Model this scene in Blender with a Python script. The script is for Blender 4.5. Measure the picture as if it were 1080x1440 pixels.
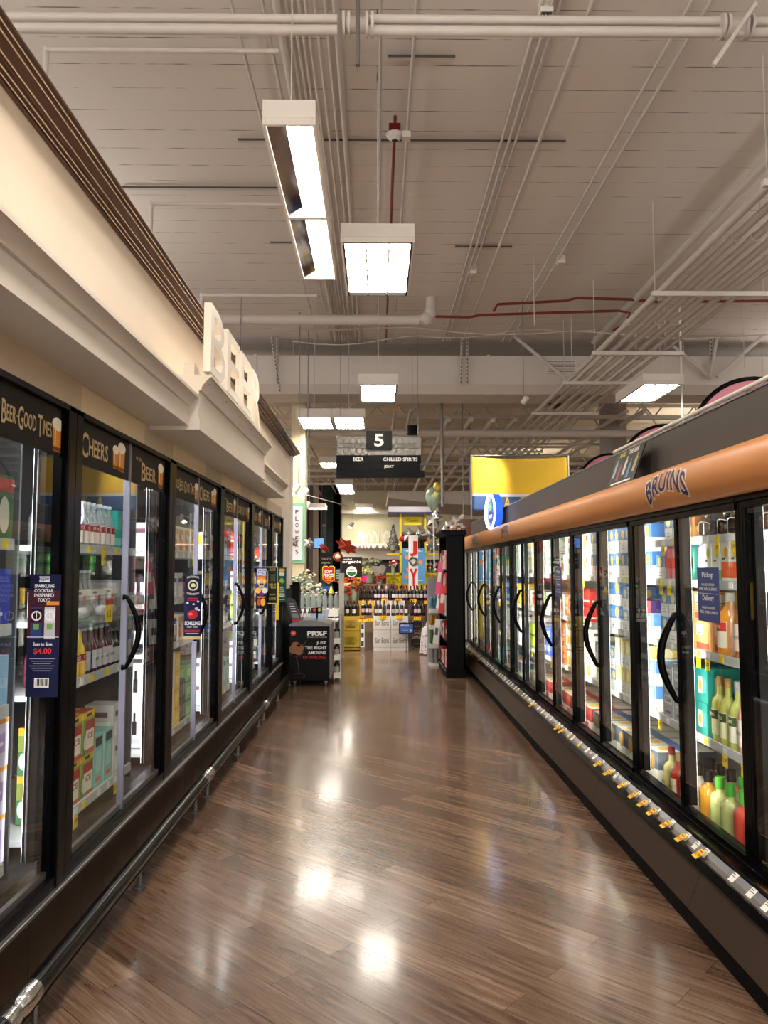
import bpy, math, random
from mathutils import Matrix, Vector
random.seed(7)
S = bpy.context.scene
for o in list(bpy.data.objects): bpy.data.objects.remove(o)
COL = S.collection
PI = math.pi
# ------------------------------------------------------------------ camera
F = 1082.0; CAMZ = 1.6
cam_d = bpy.data.cameras.new('camera'); cam = bpy.data.objects.new('camera', cam_d); COL.objects.link(cam)
cam_d.sensor_fit = 'VERTICAL'; cam_d.sensor_height = 24.0; cam_d.sensor_width = 18.0
cam_d.lens = F / 1440 * 24.0
cam_d.clip_start = 0.05; cam_d.clip_end = 200
cam.location = (0, 0, CAMZ)
pitch = math.atan(78 / F); yaw = math.atan(10 / F)
cam.rotation_euler = (PI / 2 + pitch, 0, -yaw)
S.camera = cam
# ------------------------------------------------------------------ world, exposure
w = bpy.data.worlds.new('world'); S.world = w; w.use_nodes = True
bg = w.node_tree.nodes['Background']; bg.inputs[0].default_value = (1.0, 0.95, 0.91, 1); bg.inputs[1].default_value = 1.8
S.view_settings.view_transform = 'Standard'; S.view_settings.look = 'None'
S.view_settings.gamma = 1.0; S.view_settings.use_curve_mapping = False
S.view_settings.exposure = 0.12
LAMP = 36.0      # ceiling troffer diffusers
COOL_R = 17.0    # right case strips
COOL_L = 26.0    # left case strips
COVE = 7.0       # cornice strip
# ------------------------------------------------------------------ helpers
cM = Matrix.Translation((0, 0, CAMZ)) @ Matrix.Rotation(-yaw, 4, 'Z') @ Matrix.Rotation(PI / 2 + pitch, 4, 'X')
def ray(px, py):
    return (cM.to_3x3() @ Vector(((px - 540) / F, -(py - 720) / F, -1)))
def PY(px, py, Y):
    d = ray(px, py); t = Y / d.y; return Vector((d.x * t, Y, CAMZ + d.z * t))
def PX(px, py, X):
    d = ray(px, py); t = X / d.x; return Vector((X, d.y * t, CAMZ + d.z * t))
def lin(c):
    return tuple((x / 12.92 if x <= .04045 else ((x + .055) / 1.055) ** 2.4) for x in c)
def hx(s):
    s = s.lstrip('#'); s = ''.join(c * 2 for c in s) if len(s) == 3 else s
    return lin(tuple(int(s[i:i + 2], 16) / 255 for i in (0, 2, 4)))
MC = {}
def mat(name, col='#888888', rough=.5, metal=0, emit=0, ecol=None, vary=0, scale=6, bump=0, coat=0, stretch=None, spec=None):
    if name in MC: return MC[name]
    m = bpy.data.materials.new(name); m.use_nodes = True; MC[name] = m
    nt = m.node_tree; b = nt.nodes['Principled BSDF']
    c = hx(col) if isinstance(col, str) else col
    b.inputs['Base Color'].default_value = (*c, 1); b.inputs['Roughness'].default_value = rough
    b.inputs['Metallic'].default_value = metal
    if coat: b.inputs['Coat Weight'].default_value = coat
    if spec is not None: b.inputs['Specular IOR Level'].default_value = spec
    if emit:
        e = hx(ecol) if ecol else c
        b.inputs['Emission Color'].default_value = (*e, 1); b.inputs['Emission Strength'].default_value = emit
    if vary or bump:
        tc = nt.nodes.new('ShaderNodeTexCoord'); mp = nt.nodes.new('ShaderNodeMapping')
        nz = nt.nodes.new('ShaderNodeTexNoise'); nz.inputs['Scale'].default_value = scale; nz.inputs['Detail'].default_value = 4
        if stretch: mp.inputs['Scale'].default_value = stretch
        nt.links.new(tc.outputs['Object'], mp.inputs[0]); nt.links.new(mp.outputs[0], nz.inputs['Vector'])
        if vary:
            mx = nt.nodes.new('ShaderNodeMix'); mx.data_type = 'RGBA'
            mx.inputs[6].default_value = (*[x * (1 - vary) for x in c], 1)
            mx.inputs[7].default_value = (*[min(1, x * (1 + vary)) for x in c], 1)
            nt.links.new(nz.outputs['Fac'], mx.inputs[0]); nt.links.new(mx.outputs[2], b.inputs['Base Color'])
        if bump:
            bp = nt.nodes.new('ShaderNodeBump'); bp.inputs['Strength'].default_value = bump; bp.inputs['Distance'].default_value = .01
            nt.links.new(nz.outputs['Fac'], bp.inputs['Height']); nt.links.new(bp.outputs[0], b.inputs['Normal'])
    return m
def cm(c, rough=.42):      # plain print / plastic colour
    return mat('print_' + c.lstrip('#') + ('' if rough == .42 else '_r%d' % int(rough * 100)), c, rough, spec=.12)
def glassmat(name, tint=(1, 1, 1), ior=1.5, refl=1.0, solid=0.0, scol=(.8, .8, .8)):
    if name in MC: return MC[name]
    m = bpy.data.materials.new(name); m.use_nodes = True; MC[name] = m
    nt = m.node_tree; nt.nodes.clear(); L = nt.links
    out = nt.nodes.new('ShaderNodeOutputMaterial'); tr = nt.nodes.new('ShaderNodeBsdfTransparent'); tr.inputs[0].default_value = (*tint, 1)
    gl = nt.nodes.new('ShaderNodeBsdfGlossy'); gl.inputs['Roughness'].default_value = .02; gl.inputs[0].default_value = (refl, refl, refl, 1)
    fr = nt.nodes.new('ShaderNodeFresnel'); fr.inputs[0].default_value = ior
    ge = nt.nodes.new('ShaderNodeNewGeometry'); inv = nt.nodes.new('ShaderNodeMath'); inv.operation = 'SUBTRACT'; inv.inputs[0].default_value = 1; L.new(ge.outputs['Backfacing'], inv.inputs[1])
    mu = nt.nodes.new('ShaderNodeMath'); mu.operation = 'MULTIPLY'; L.new(fr.outputs[0], mu.inputs[0]); L.new(inv.outputs[0], mu.inputs[1])   # a pane reflects off its outer face
    mx = nt.nodes.new('ShaderNodeMixShader'); L.new(mu.outputs[0], mx.inputs[0])
    base = tr
    if solid:
        df = nt.nodes.new('ShaderNodeBsdfDiffuse'); df.inputs[0].default_value = (*scol, 1)
        m2 = nt.nodes.new('ShaderNodeMixShader'); m2.inputs[0].default_value = solid
        L.new(tr.outputs[0], m2.inputs[1]); L.new(df.outputs[0], m2.inputs[2]); base = m2
    L.new(base.outputs[0], mx.inputs[1]); L.new(gl.outputs[0], mx.inputs[2]); L.new(mx.outputs[0], out.inputs[0])
    return m
_tc = {}
def textmesh(s, bold=0.0, ext=0.0, space=1.0):
    k = (s, bold, ext, space)
    if k not in _tc:
        c = bpy.data.curves.new('t', 'FONT'); c.body = s; c.align_x = 'CENTER'; c.align_y = 'CENTER'
        c.size = 1; c.offset = bold; c.extrude = ext; c.resolution_u = 3; c.space_character = space
        o = bpy.data.objects.new('t', c)
        me = bpy.data.meshes.new_from_object(o)
        vs = [v.co.copy() for v in me.vertices]; fs = [tuple(p.vertices) for p in me.polygons]
        bpy.data.objects.remove(o); bpy.data.curves.remove(c); bpy.data.meshes.remove(me)
        if vs:
            x0 = min(v.x for v in vs); x1 = max(v.x for v in vs); y0 = min(v.y for v in vs); y1 = max(v.y for v in vs)
            vs = [Vector((v.x - (x0 + x1) / 2, v.y - (y0 + y1) / 2, v.z)) for v in vs]
            _tc[k] = (vs, fs, x1 - x0, y1 - y0)
        else: _tc[k] = ([], [], 1, 1)
    return _tc[k]
def plane(o, X, Y, Z=None):
    X = Vector(X).normalized(); Y = Vector(Y).normalized(); Zv = X.cross(Y)
    m = Matrix((X, Y, Zv)).transposed().to_4x4(); m.translation = Vector(o); return m
def LM(x, y, z): return plane((x, y, z), (0, 1, 0), (0, 0, 1))     # faces +X
def RM(x, y, z): return plane((x, y, z), (0, -1, 0), (0, 0, 1))    # faces -X
def CMx(x, y, z): return plane((x, y, z), (1, 0, 0), (0, 0, 1))    # faces the aisle's near end
ID = Matrix.Identity(4)
def slice_mesh(vs, fs, axis, cuts):
    import bmesh
    bm = bmesh.new(); bv = [bm.verts.new(v) for v in vs]
    for f in fs:
        try: bm.faces.new([bv[i] for i in f])
        except ValueError: pass
    no = [0, 0, 0]; no[axis] = 1
    for c in cuts:
        co = [0, 0, 0]; co[axis] = c
        bmesh.ops.bisect_plane(bm, geom=bm.verts[:] + bm.edges[:] + bm.faces[:], plane_co=co, plane_no=no)
    bm.verts.index_update(); v2 = [v.co.copy() for v in bm.verts]; f2 = [tuple(v.index for v in f.verts) for f in bm.faces]; bm.free(); return v2, f2
class MB:
    def __init__(s, M=None): s.v = []; s.f = []; s.m = []; s.sm = []; s.mats = []; s.M = M
    def mi(s, m):
        if m not in s.mats: s.mats.append(m)
        return s.mats.index(m)
    def add(s, vs, fs, m, smooth=False, M=None):
        n = len(s.v); i = s.mi(m)
        for v in vs:
            v = Vector(v)
            if M is not None: v = M @ v
            if s.M is not None: v = s.M @ v
            s.v.append(v)
        for f in fs: s.f.append(tuple(a + n for a in f)); s.m.append(i); s.sm.append(smooth)
        return s
    def box(s, x0, x1, y0, y1, z0, z1, m, M=None):
        x0, x1 = sorted((x0, x1)); y0, y1 = sorted((y0, y1)); z0, z1 = sorted((z0, z1))
        return s.add([(x0, y0, z0), (x1, y0, z0), (x1, y1, z0), (x0, y1, z0), (x0, y0, z1), (x1, y0, z1), (x1, y1, z1), (x0, y1, z1)],
              [(3, 2, 1, 0), (4, 5, 6, 7), (0, 1, 5, 4), (1, 2, 6, 5), (2, 3, 7, 6), (3, 0, 4, 7)], m, M=M)
    def poly(s, pts, m, M=None): return s.add(pts, [tuple(range(len(pts)))], m, M=M)
    def rect(s, cx, cy, w, h, m, M=None, z=0): return s.poly([(cx - w / 2, cy - h / 2, z), (cx + w / 2, cy - h / 2, z), (cx + w / 2, cy + h / 2, z), (cx - w / 2, cy + h / 2, z)], m, M)
    def disc(s, cx, cy, rx, ry, m, M=None, z=0, n=18, a0=0, a1=2 * PI):
        full = abs(a1 - a0 - 2 * PI) < 1e-6
        pts = [(cx + rx * math.cos(a0 + (a1 - a0) * i / (n if full else n - 1)), cy + ry * math.sin(a0 + (a1 - a0) * i / (n if full else n - 1)), z) for i in range(n)]
        return s.poly(pts, m, M)
    def ring(s, cx, cy, r0, r1, m, M=None, z=0, n=24, a0=0, a1=2 * PI, ry=1):
        vs = []; fs = []
        for i in range(n + 1):
            a = a0 + (a1 - a0) * i / n
            vs += [(cx + r0 * math.cos(a), cy + r0 * ry * math.sin(a), z), (cx + r1 * math.cos(a), cy + r1 * ry * math.sin(a), z)]
        for i in range(n): fs.append((2 * i, 2 * i + 1, 2 * i + 3, 2 * i + 2))
        return s.add(vs, fs, m, M=M)
    def tube(s, p0, p1, r, m, seg=10, r2=None, caps=True):
        p0 = Vector(p0); p1 = Vector(p1); d = (p1 - p0).normalized(); r2 = r if r2 is None else r2
        a = d.orthogonal().normalized(); b = d.cross(a); vs = []
        for i in range(seg):
            t = 2 * PI * i / seg; e = a * math.cos(t) + b * math.sin(t); vs += [p0 + e * r, p1 + e * r2]
        fs = [(2 * i, (2 * i + 2) % (2 * seg), (2 * i + 3) % (2 * seg), 2 * i + 1) for i in range(seg)]
        s.add(vs, fs, m, True)
        if caps: s.add([vs[2 * i] for i in range(seg)], [tuple(reversed(range(seg)))], m); s.add([vs[2 * i + 1] for i in range(seg)], [tuple(range(seg))], m)
        return s
    def path(s, pts, r, m, seg=8):
        pts = [Vector(p) for p in pts]; rings = []; prev = None
        for i, p in enumerate(pts):
            d = (pts[min(i + 1, len(pts) - 1)] - pts[max(i - 1, 0)]).normalized()
            a = d.orthogonal().normalized() if prev is None else (prev - d * prev.dot(d)).normalized()
            prev = a; b = d.cross(a); rr = r[i] if isinstance(r, (list, tuple)) else r
            rings.append([p + (a * math.cos(2 * PI * k / seg) + b * math.sin(2 * PI * k / seg)) * rr for k in range(seg)])
        vs = [v for g in rings for v in g]; n = len(rings)
        fs = [(i * seg + k, i * seg + (k + 1) % seg, (i + 1) * seg + (k + 1) % seg, (i + 1) * seg + k) for i in range(n - 1) for k in range(seg)]
        s.add(vs, fs, m, True); s.add(rings[0], [tuple(reversed(range(seg)))], m); s.add(rings[-1], [tuple(range(seg))], m); return s
    def prism(s, prof, y0, y1, m, ax='y', smooth=False):     # profile (x,z) extruded along y, or (y,z) along x
        n = len(prof)
        g = (lambda p, t: (p[0], t, p[1])) if ax == 'y' else ((lambda p, t: (t, p[0], p[1])) if ax == 'x' else (lambda p, t: (p[0], p[1], t)))
        vs = [g(p, y0) for p in prof] + [g(p, y1) for p in prof]
        s.add(vs, [(i, (i + 1) % n, (i + 1) % n + n, i + n) for i in range(n)], m, smooth)
        s.add(vs, [tuple(range(n)), tuple(reversed(range(n, 2 * n)))], m); return s
    def lathe(s, prof, m, seg=14, c=(0, 0, 0), sx=1, sy=1, a0=0, a1=2 * PI, M=None):
        full = abs(a1 - a0 - 2 * PI) < 1e-6; n = len(prof); k = seg if full else seg + 1; vs = []
        for r, z in prof:
            for i in range(k):
                a = a0 + (a1 - a0) * i / seg; vs.append((c[0] + r * sx * math.cos(a), c[1] + r * sy * math.sin(a), c[2] + z))
        fs = []
        for j in range(n - 1):
            for i in range(seg):
                i2 = (i + 1) % k; fs.append((j * k + i, j * k + i2, (j + 1) * k + i2, (j + 1) * k + i))
        s.add(vs, fs, m, True, M=M); return s
    def ball(s, c, rx, ry, rz, m, seg=12, rings=8, M=None):
        prof = [(max(1e-4, math.sin(PI * i / rings)), -math.cos(PI * i / rings) * rz) for i in range(rings + 1)]
        return s.lathe(prof, m, seg, c, rx, ry, M=M)
    def text(s, t, h, m, M, bold=0.01, ext=0, w=None, z=0.0, cx=0, cy=0, arch=None, space=1.0):
        vs, fs, tw, th = textmesh(t, bold, ext, space)
        if not vs: return s
        sy = h / th; sx = sy if w is None else w / tw; out = []
        for v in vs:
            x = v.x * sx; y = v.y * sy
            if arch: y += arch * (1 - (2 * x / (tw * sx)) ** 2)
            out.append((x + cx, y + cy, v.z * sy + z))
        return s.add(out, fs, m, M=M)
    def caps(s, t, H, h, m, M, W, bold=.012, z=.001, cx=0, cy=0):
        gl = []; x = 0
        for k, ch in enumerate(t):
            if ch == ' ': x += h * .35; continue
            if ch == '-': gl.append((x + h * .2, h * .1, h * .12, '-')); x += h * .45; continue
            big = k == 0 or t[k - 1] in ' -'; hh = H if big else h; vs, fs, tw, th = textmesh(ch, bold); w_ = tw / th * hh
            gl.append((x + w_ / 2, w_, hh, ch)); x += w_ + h * .12
        sc = W / x
        for gx, w_, hh, ch in gl:
            if ch == '-': s.rect(cx + (gx - x / 2) * sc, cy, .008, .008, m, M, z); continue
            s.text(ch, hh, m, M, bold, w=w_ * sc, z=z, cx=cx + (gx - x / 2) * sc, cy=cy + (hh - h) * -.0 + (0 if hh == h else -(H - h) * .0))
        return s
    def build(s, name, parent=None, bevel=0, label=None, origin=None):
        me = bpy.data.meshes.new(name)
        if parent is not None: off = wloc(parent)
        elif origin is not None: off = Vector(origin)
        elif s.v:
            xs = [v.x for v in s.v]; ys = [v.y for v in s.v]; zs = [v.z for v in s.v]
            off = Vector(((min(xs) + max(xs)) / 2, (min(ys) + max(ys)) / 2, min(zs)))
        me.from_pydata([tuple(v - off) for v in s.v], [], s.f)
        for m in s.mats: me.materials.append(m)
        me.polygons.foreach_set('material_index', s.m); me.polygons.foreach_set('use_smooth', s.sm)
        me.update()
        o = bpy.data.objects.new(name, me); COL.objects.link(o)
        if parent is not None: o.parent = parent; CH.setdefault(parent.name, []).append(o)
        else: o.location = off
        if bevel:
            b = o.modifiers.new('b', 'BEVEL'); b.width = bevel; b.segments = 2; b.limit_method = 'ANGLE'; b.angle_limit = 0.9
        if label: o['label'] = label
        return o
CH = {}
def wloc(o):
    l = Vector(o.location)
    while o.parent: o = o.parent; l += o.location
    return l
def thing(name, label, cat, loc=(0, 0, 0), group=None):
    o = bpy.data.objects.new(name, None); COL.objects.link(o); o.location = loc; o.empty_display_size = .1
    return tag(o, label, cat, group)
def tag(o, label, cat, group=None, kind=None):
    o['label'] = label; o['category'] = cat
    if group: o['group'] = group
    if kind: o['kind'] = kind
    return o
def struct(o): o['kind'] = 'structure'; return o
def dup(o, parent=None):
    c = o.copy(); COL.objects.link(c); c.parent = parent
    for ch in CH.get(o.name, []): dup(ch, c)
    return c
ORD = ['first', 'second', 'third', 'fourth', 'fifth', 'sixth', 'seventh', 'eighth', 'ninth', 'tenth', 'eleventh', 'twelfth', 'thirteenth', 'fourteenth', 'fifteenth', 'sixteenth', 'seventeenth', 'eighteenth', 'nineteenth', 'twentieth']
def near(i): return 'nearest' if i == 0 else ORD[i] + ' nearest'
# ------------------------------------------------------------------ materials
black = mat('black_frame', '#060607', .25, vary=.2, spec=.07); blackm = mat('black_matte', '#0a0a0b', .6, vary=.2, spec=.1)
white = mat('white_paint', '#d9d2c8', .55, vary=.05, scale=3); offw = mat('off_white_fascia', '#d3cabd', .5, vary=.05, scale=2)
cream = mat('cream_wall', '#dccdb8', .6, vary=.05, scale=2); beige = mat('beige_panel', '#bba98e', .6, vary=.05)
chrome = mat('chrome', '#c8c8c8', .2, 1, vary=.1); steel = mat('brushed_steel', '#8d8d8e', .35, .9, vary=.15)
pipem = mat('painted_pipe', '#c6beb4', .5, vary=.06, scale=9); ductm = mat('painted_duct', '#cfc8be', .5, vary=.05, scale=4)
redpipe = mat('red_pipe', '#6e1416', .4, vary=.1)
brownp = mat('brown_kick_panel', '#3b2c21', .38, vary=.12); greyp = mat('grey_header_panel', '#4c4642', .55, vary=.06, spec=.25)
orange = mat('orange_canopy', '#c9864a', .42, vary=.04, scale=2)
crown = mat('bronze_crown', '#46342b', .4, 0, vary=.08, spec=.12)
glass = glassmat('door_glass', (.93, .95, .94), 1.45, 1)
acryl = glassmat('clear_acrylic', (.9, .9, .9), 1.5, 1, .12)
lampm = mat('lamp_diffuser', '#ffffff', .4, emit=LAMP, ecol='#fff6e8'); lampfar = lampm
stripR = mat('case_light_strip', '#ffffff', .4, emit=COOL_R, ecol='#fffaf0'); stripL = mat('cooler_light_strip', '#ffffff', .4, emit=COOL_L, ecol='#f4f8ff')
cove = mat('cove_light', '#ffffff', .4, emit=COVE, ecol='#ffe3bf')
shelfm = mat('shelf_metal', '#c9c9c6', .35, .3, vary=.05); railm = mat('price_channel', '#b9bab8', .3); darkint = mat('dark_interior', '#1c1c1c', .6, vary=.1)
lightint = mat('light_interior', '#a7a49c', .5, vary=.05)
yel = cm('#f0d02a'); wht = cm('#eceae4'); redc = cm('#b5212b'); blk = cm('#141414')
# ------------------------------------------------------------------ floor
def floor_mat():
    m = bpy.data.materials.new('wood_plank_floor'); m.use_nodes = True; nt = m.node_tree; L = nt.links; N = nt.nodes
    b = N['Principled BSDF']; tc = N.new('ShaderNodeTexCoord'); mp = N.new('ShaderNodeMapping'); mp.inputs['Rotation'].default_value = (0, 0, math.radians(43))
    L.new(tc.outputs['Object'], mp.inputs[0])
    br = N.new('ShaderNodeTexBrick'); br.offset = .37; br.inputs['Scale'].default_value = 1; br.inputs['Brick Width'].default_value = 1.2; br.inputs['Row Height'].default_value = .152
    br.inputs['Mortar Size'].default_value = .0012; br.inputs['Mortar Smooth'].default_value = .1
    br.inputs['Color1'].default_value = (0, 0, 0, 1); br.inputs['Color2'].default_value = (1, 1, 1, 1); br.inputs['Mortar'].default_value = (.5, .5, .5, 1)
    L.new(mp.outputs[0], br.inputs['Vector'])
    m2 = N.new('ShaderNodeMapping'); m2.inputs['Scale'].default_value = (1.6, 22, 1); L.new(mp.outputs[0], m2.inputs[0])
    add = N.new('ShaderNodeVectorMath'); add.operation = 'ADD'; sc = N.new('ShaderNodeVectorMath'); sc.operation = 'SCALE'; sc.inputs['Scale'].default_value = 37
    L.new(br.outputs['Color'], sc.inputs[0]); L.new(m2.outputs[0], add.inputs[0]); L.new(sc.outputs[0], add.inputs[1])
    n1 = N.new('ShaderNodeTexNoise'); n1.inputs['Scale'].default_value = 1.6; n1.inputs['Detail'].default_value = 8; n1.inputs['Roughness'].default_value = .7; n1.inputs['Distortion'].default_value = .6
    L.new(add.outputs[0], n1.inputs['Vector'])
    cr = N.new('ShaderNodeValToRGB'); e = cr.color_ramp.elements
    e[0].position = .3; e[0].color = (*hx('#4d3b30'), 1); e[1].position = .72; e[1].color = (*hx('#a08775'), 1)
    x = cr.color_ramp.elements.new(.5); x.color = (*hx('#7f6654'), 1)
    L.new(n1.outputs['Fac'], cr.inputs[0])
    mx = N.new('ShaderNodeMix'); mx.data_type = 'RGBA'; mx.blend_type = 'MULTIPLY'; mx.inputs[0].default_value = 1
    r2 = N.new('ShaderNodeValToRGB'); r2.color_ramp.elements[0].color = (*hx('#b9ada6'), 1); r2.color_ramp.elements[1].color = (1, .97, .94, 1)
    L.new(br.outputs['Color'], r2.inputs[0]); L.new(cr.outputs[0], mx.inputs[6]); L.new(r2.outputs[0], mx.inputs[7])
    # knots
    m3 = N.new('ShaderNodeMapping'); m3.inputs['Scale'].default_value = (3.5, 11, 1); L.new(mp.outputs[0], m3.inputs[0])
    n3 = N.new('ShaderNodeTexNoise'); n3.inputs['Scale'].default_value = 1.7; n3.inputs['Detail'].default_value = 3; L.new(m3.outputs[0], n3.inputs['Vector'])
    r3 = N.new('ShaderNodeValToRGB'); r3.color_ramp.elements[0].position = .66; r3.color_ramp.elements[0].color = (1, 1, 1, 1); r3.color_ramp.elements[1].position = .8; r3.color_ramp.elements[1].color = (.35, .33, .33, 1)
    L.new(n3.outputs['Fac'], r3.inputs[0])
    mx3 = N.new('ShaderNodeMix'); mx3.data_type = 'RGBA'; mx3.blend_type = 'MULTIPLY'; mx3.inputs[0].default_value = 1
    L.new(mx.outputs[2], mx3.inputs[6]); L.new(r3.outputs[0], mx3.inputs[7])
    mx4 = N.new('ShaderNodeMix'); mx4.data_type = 'RGBA'; L.new(br.outputs['Fac'], mx4.inputs[0]); L.new(mx3.outputs[2], mx4.inputs[6]); mx4.inputs[7].default_value = (*hx('#2e241c'), 1)
    L.new(mx4.outputs[2], b.inputs['Base Color'])
    n4 = N.new('ShaderNodeTexNoise'); n4.inputs['Scale'].default_value = 1.3; n4.inputs['Detail'].default_value = 5; L.new(tc.outputs['Object'], n4.inputs['Vector'])
    mr = N.new('ShaderNodeMapRange'); mr.inputs['To Min'].default_value = .13; mr.inputs['To Max'].default_value = .3; L.new(n4.outputs['Fac'], mr.inputs[0]); L.new(mr.outputs[0], b.inputs['Roughness'])
    bp = N.new('ShaderNodeBump'); bp.inputs['Strength'].default_value = .22; bp.inputs['Distance'].default_value = .004; L.new(n1.outputs['Fac'], bp.inputs['Height']); L.new(bp.outputs[0], b.inputs['Normal'])
    b.inputs['Coat Weight'].default_value = .3; b.inputs['Coat Roughness'].default_value = .1
    return m
f = MB(); f.box(-16, 18, -5, 46, -.2, 0, floor_mat()); struct(f.build('floor', origin=(0, 0, 0)))
def ceil_mat(name, col, pitchv, dark):
    m = bpy.data.materials.new(name); m.use_nodes = True; nt = m.node_tree; L = nt.links; N = nt.nodes
    b = N['Principled BSDF']; b.inputs['Roughness'].default_value = .7; tc = N.new('ShaderNodeTexCoord')
    br = N.new('ShaderNodeTexBrick'); br.offset = .5; br.inputs['Scale'].default_value = 1; br.inputs['Brick Width'].default_value = 14; br.inputs['Row Height'].default_value = pitchv
    br.inputs['Mortar Size'].default_value = .006; br.inputs['Mortar Smooth'].default_value = .4; L.new(tc.outputs['Object'], br.inputs['Vector'])
    nz = N.new('ShaderNodeTexNoise'); nz.inputs['Scale'].default_value = 3.2; nz.inputs['Detail'].default_value = 6; L.new(tc.outputs['Object'], nz.inputs['Vector'])
    th = N.new('ShaderNodeMapRange'); th.inputs['From Min'].default_value = .42; th.inputs['From Max'].default_value = .6; L.new(nz.outputs['Fac'], th.inputs[0])
    mu = N.new('ShaderNodeMath'); mu.operation = 'MULTIPLY'; L.new(br.outputs['Fac'], mu.inputs[0]); L.new(th.outputs[0], mu.inputs[1])
    mx = N.new('ShaderNodeMix'); mx.data_type = 'RGBA'; c = hx(col); mx.inputs[6].default_value = (*c, 1); mx.inputs[7].default_value = (*hx(dark), 1)
    L.new(mu.outputs[0], mx.inputs[0]); L.new(mx.outputs[2], b.inputs['Base Color'])
    bp = N.new('ShaderNodeBump'); bp.inputs['Strength'].default_value = .25; bp.inputs['Distance'].default_value = .02; L.new(nz.outputs['Fac'], bp.inputs['Height']); L.new(bp.outputs[0], b.inputs['Normal'])
    return m
CZ = 6.0
c = MB(); c.box(-16, 18, -5, 16.2, CZ, CZ + .2, ceil_mat('painted_concrete_ceiling', '#dcd5cd', .34, '#554e48')); struct(c.build('ceiling', origin=(0, 0, CZ)))
c = MB(); c.box(-16, 18, 16.2, 46, CZ + .3, CZ + .5, ceil_mat('beige_deck_ceiling', '#d6c4a6', .6, '#7d6c57')); c.box(-16, 18, 16.1, 16.3, CZ - .3, CZ + .5, ductm); struct(c.build('ceiling', origin=(0, 20, CZ)))
bw = MB(); backw = mat('far_wall', '#b29c80', .7, vary=.06, scale=1)
bw.box(-16, 18, 44, 44.3, 0, CZ + .5, backw); struct(bw.build('wall_back'))
rw = MB(); rw.box(17.8, 18, -5, 44, 0, CZ + .5, mat('right_store_wall', '#7b7066', .7, vary=.06, scale=1)); struct(rw.build('wall_right'))
# ------------------------------------------------------------------ left bulkhead, cornice, crown
Y0, Y1 = -1.0, 11.35
XL = -1.28; XR = 1.65
m_ = MB(); m_.box(-1.6, -1.28, Y0, Y1, 2.40, 3.3, cream); m_.box(-1.6, -1.28, Y0, 10.35, 2.26, 2.40, beige)
for y in (3.3, 4.8, 6.3, 7.8): m_.box(-1.281, -1.277, y, y + .9, 2.268, 2.385, mat('light_beige_panel', '#d3bf9b', .6))
struct(m_.build('wall_left'))
m_ = MB(); m_.box(-1.7, -1.28, 10.36, 11.4, 0, 2.40, white); m_.box(-1.3, -1.25, 11.25, 11.42, 1.35, 3.25, white); m_.box(-1.3, -1.262, 10.37, 11.42, 0.0, 1.3, blackm); struct(m_.build('wall_end'))
def cornice(name, y0, y1, xf, zb, zt, xc, zc):
    m = MB(); n = 7
    prof = [(-1.3, zb), (xf, zb), (xf, zb + .06), (xf - .008, zb + .065), (xf - .008, zt)]
    for i in range(n + 1):
        t = i / n; prof.append((xf + (xc - xf) * (.1 + .8 * (1 - math.cos(t * PI / 2)) if t < 1 else .9), zt + (zc - zt) * (t * .85)))
    prof += [(xc, zc - .018), (xc, zc), (-1.3, zc)]
    m.prism(prof, y0, y1, offw); o = m.build(name); struct(o); return o
cornice('trim_1', Y0, 4.30, -1.061, 2.397, 2.51, -1.0, 2.565)
cornice('trim_2', 4.30, 6.85, -1.0, 2.375, 2.60, -.935, 2.69)
cornice('trim_3', 6.85, 8.9, -1.061, 2.397, 2.51, -1.01, 2.55)
m = MB(); prof = [(-1.285, 3.235), (-1.262, 3.235)]
k = 0
for a, b in [(.0, 1), (.12, 1), (.2, 1), (.3, 1), (.66, 0), (.72, 1), (.85, 1)]:
    pass
xs = [-1.262, -1.252, -1.246, -1.236, -1.230, -1.222, -1.215, -1.206, -1.178, -1.17, -1.162, -1.155, -1.147]
for i, x in enumerate(xs):
    z = 3.245 + (x + 1.262) * .42; prof.append((x, z - (.006 if i % 2 else 0.0)))
prof += [(-1.142, 3.295), (-1.146, 3.305), (-1.285, 3.33)]
m.prism(prof, Y0, Y1 + .05, crown)
for x, z in [(-1.256, 3.2445), (-1.239, 3.251), (-1.213, 3.262), (-1.176, 3.277), (-1.158, 3.285)]:
    m.tube((x, Y0, z), (x, Y1 + .05, z), .0035, mat('crown_bead', '#c9b5a4', .25, .6), seg=6, caps=False)
struct(m.build('trim_4'))
m = MB(); m.box(-1.25, -1.21, Y0 + .5, 4.1, 2.567, 2.59, cove); m.box(-1.25, -1.21, 4.5, 6.6, 2.692, 2.71, cove); m.box(-1.25, -1.21, 7.0, 8.8, 2.552, 2.572, cove)
tag(m.build('cove_light_strip'), 'warm hidden light strip lying on the cornice ledge below the cream wall', 'light strip')
# BEER letters
bs = thing('beer_letter_sign', 'white three dimensional BEER letters standing on the left cornice', 'sign', (-.97, 5.27, 2.69))
lw = mat('sign_letter_white', '#efe6da', .4, vary=.03)
def letterpoly(ch):
    if ch == 'E': return [[(0, 0), (1, 0), (1, .24), (.34, .24), (.34, .4), (.85, .4), (.85, .6), (.34, .6), (.34, .76), (1, .76), (1, 1), (0, 1)]]
for i, ch in enumerate('BEER'):
    yc = 4.29 + i * .49; b = MB()
    vs, fs, tw, th = textmesh(ch, .045, .06)
    b.text(ch, .40, lw, LM(-.965, yc + .225, 2.91), .0, .036, w=.42)
    b.tube((-.965, yc + .08, 2.65), (-.965, yc + .08, 2.73), .008, steel, 6)
    b.build('letter', bs)
for yv in (4.32, 6.0):
    b = MB(); b.box(-1.1, -1.04, yv, yv + .12, 2.69, 2.76, offw); b.build('bracket', bs)
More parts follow.
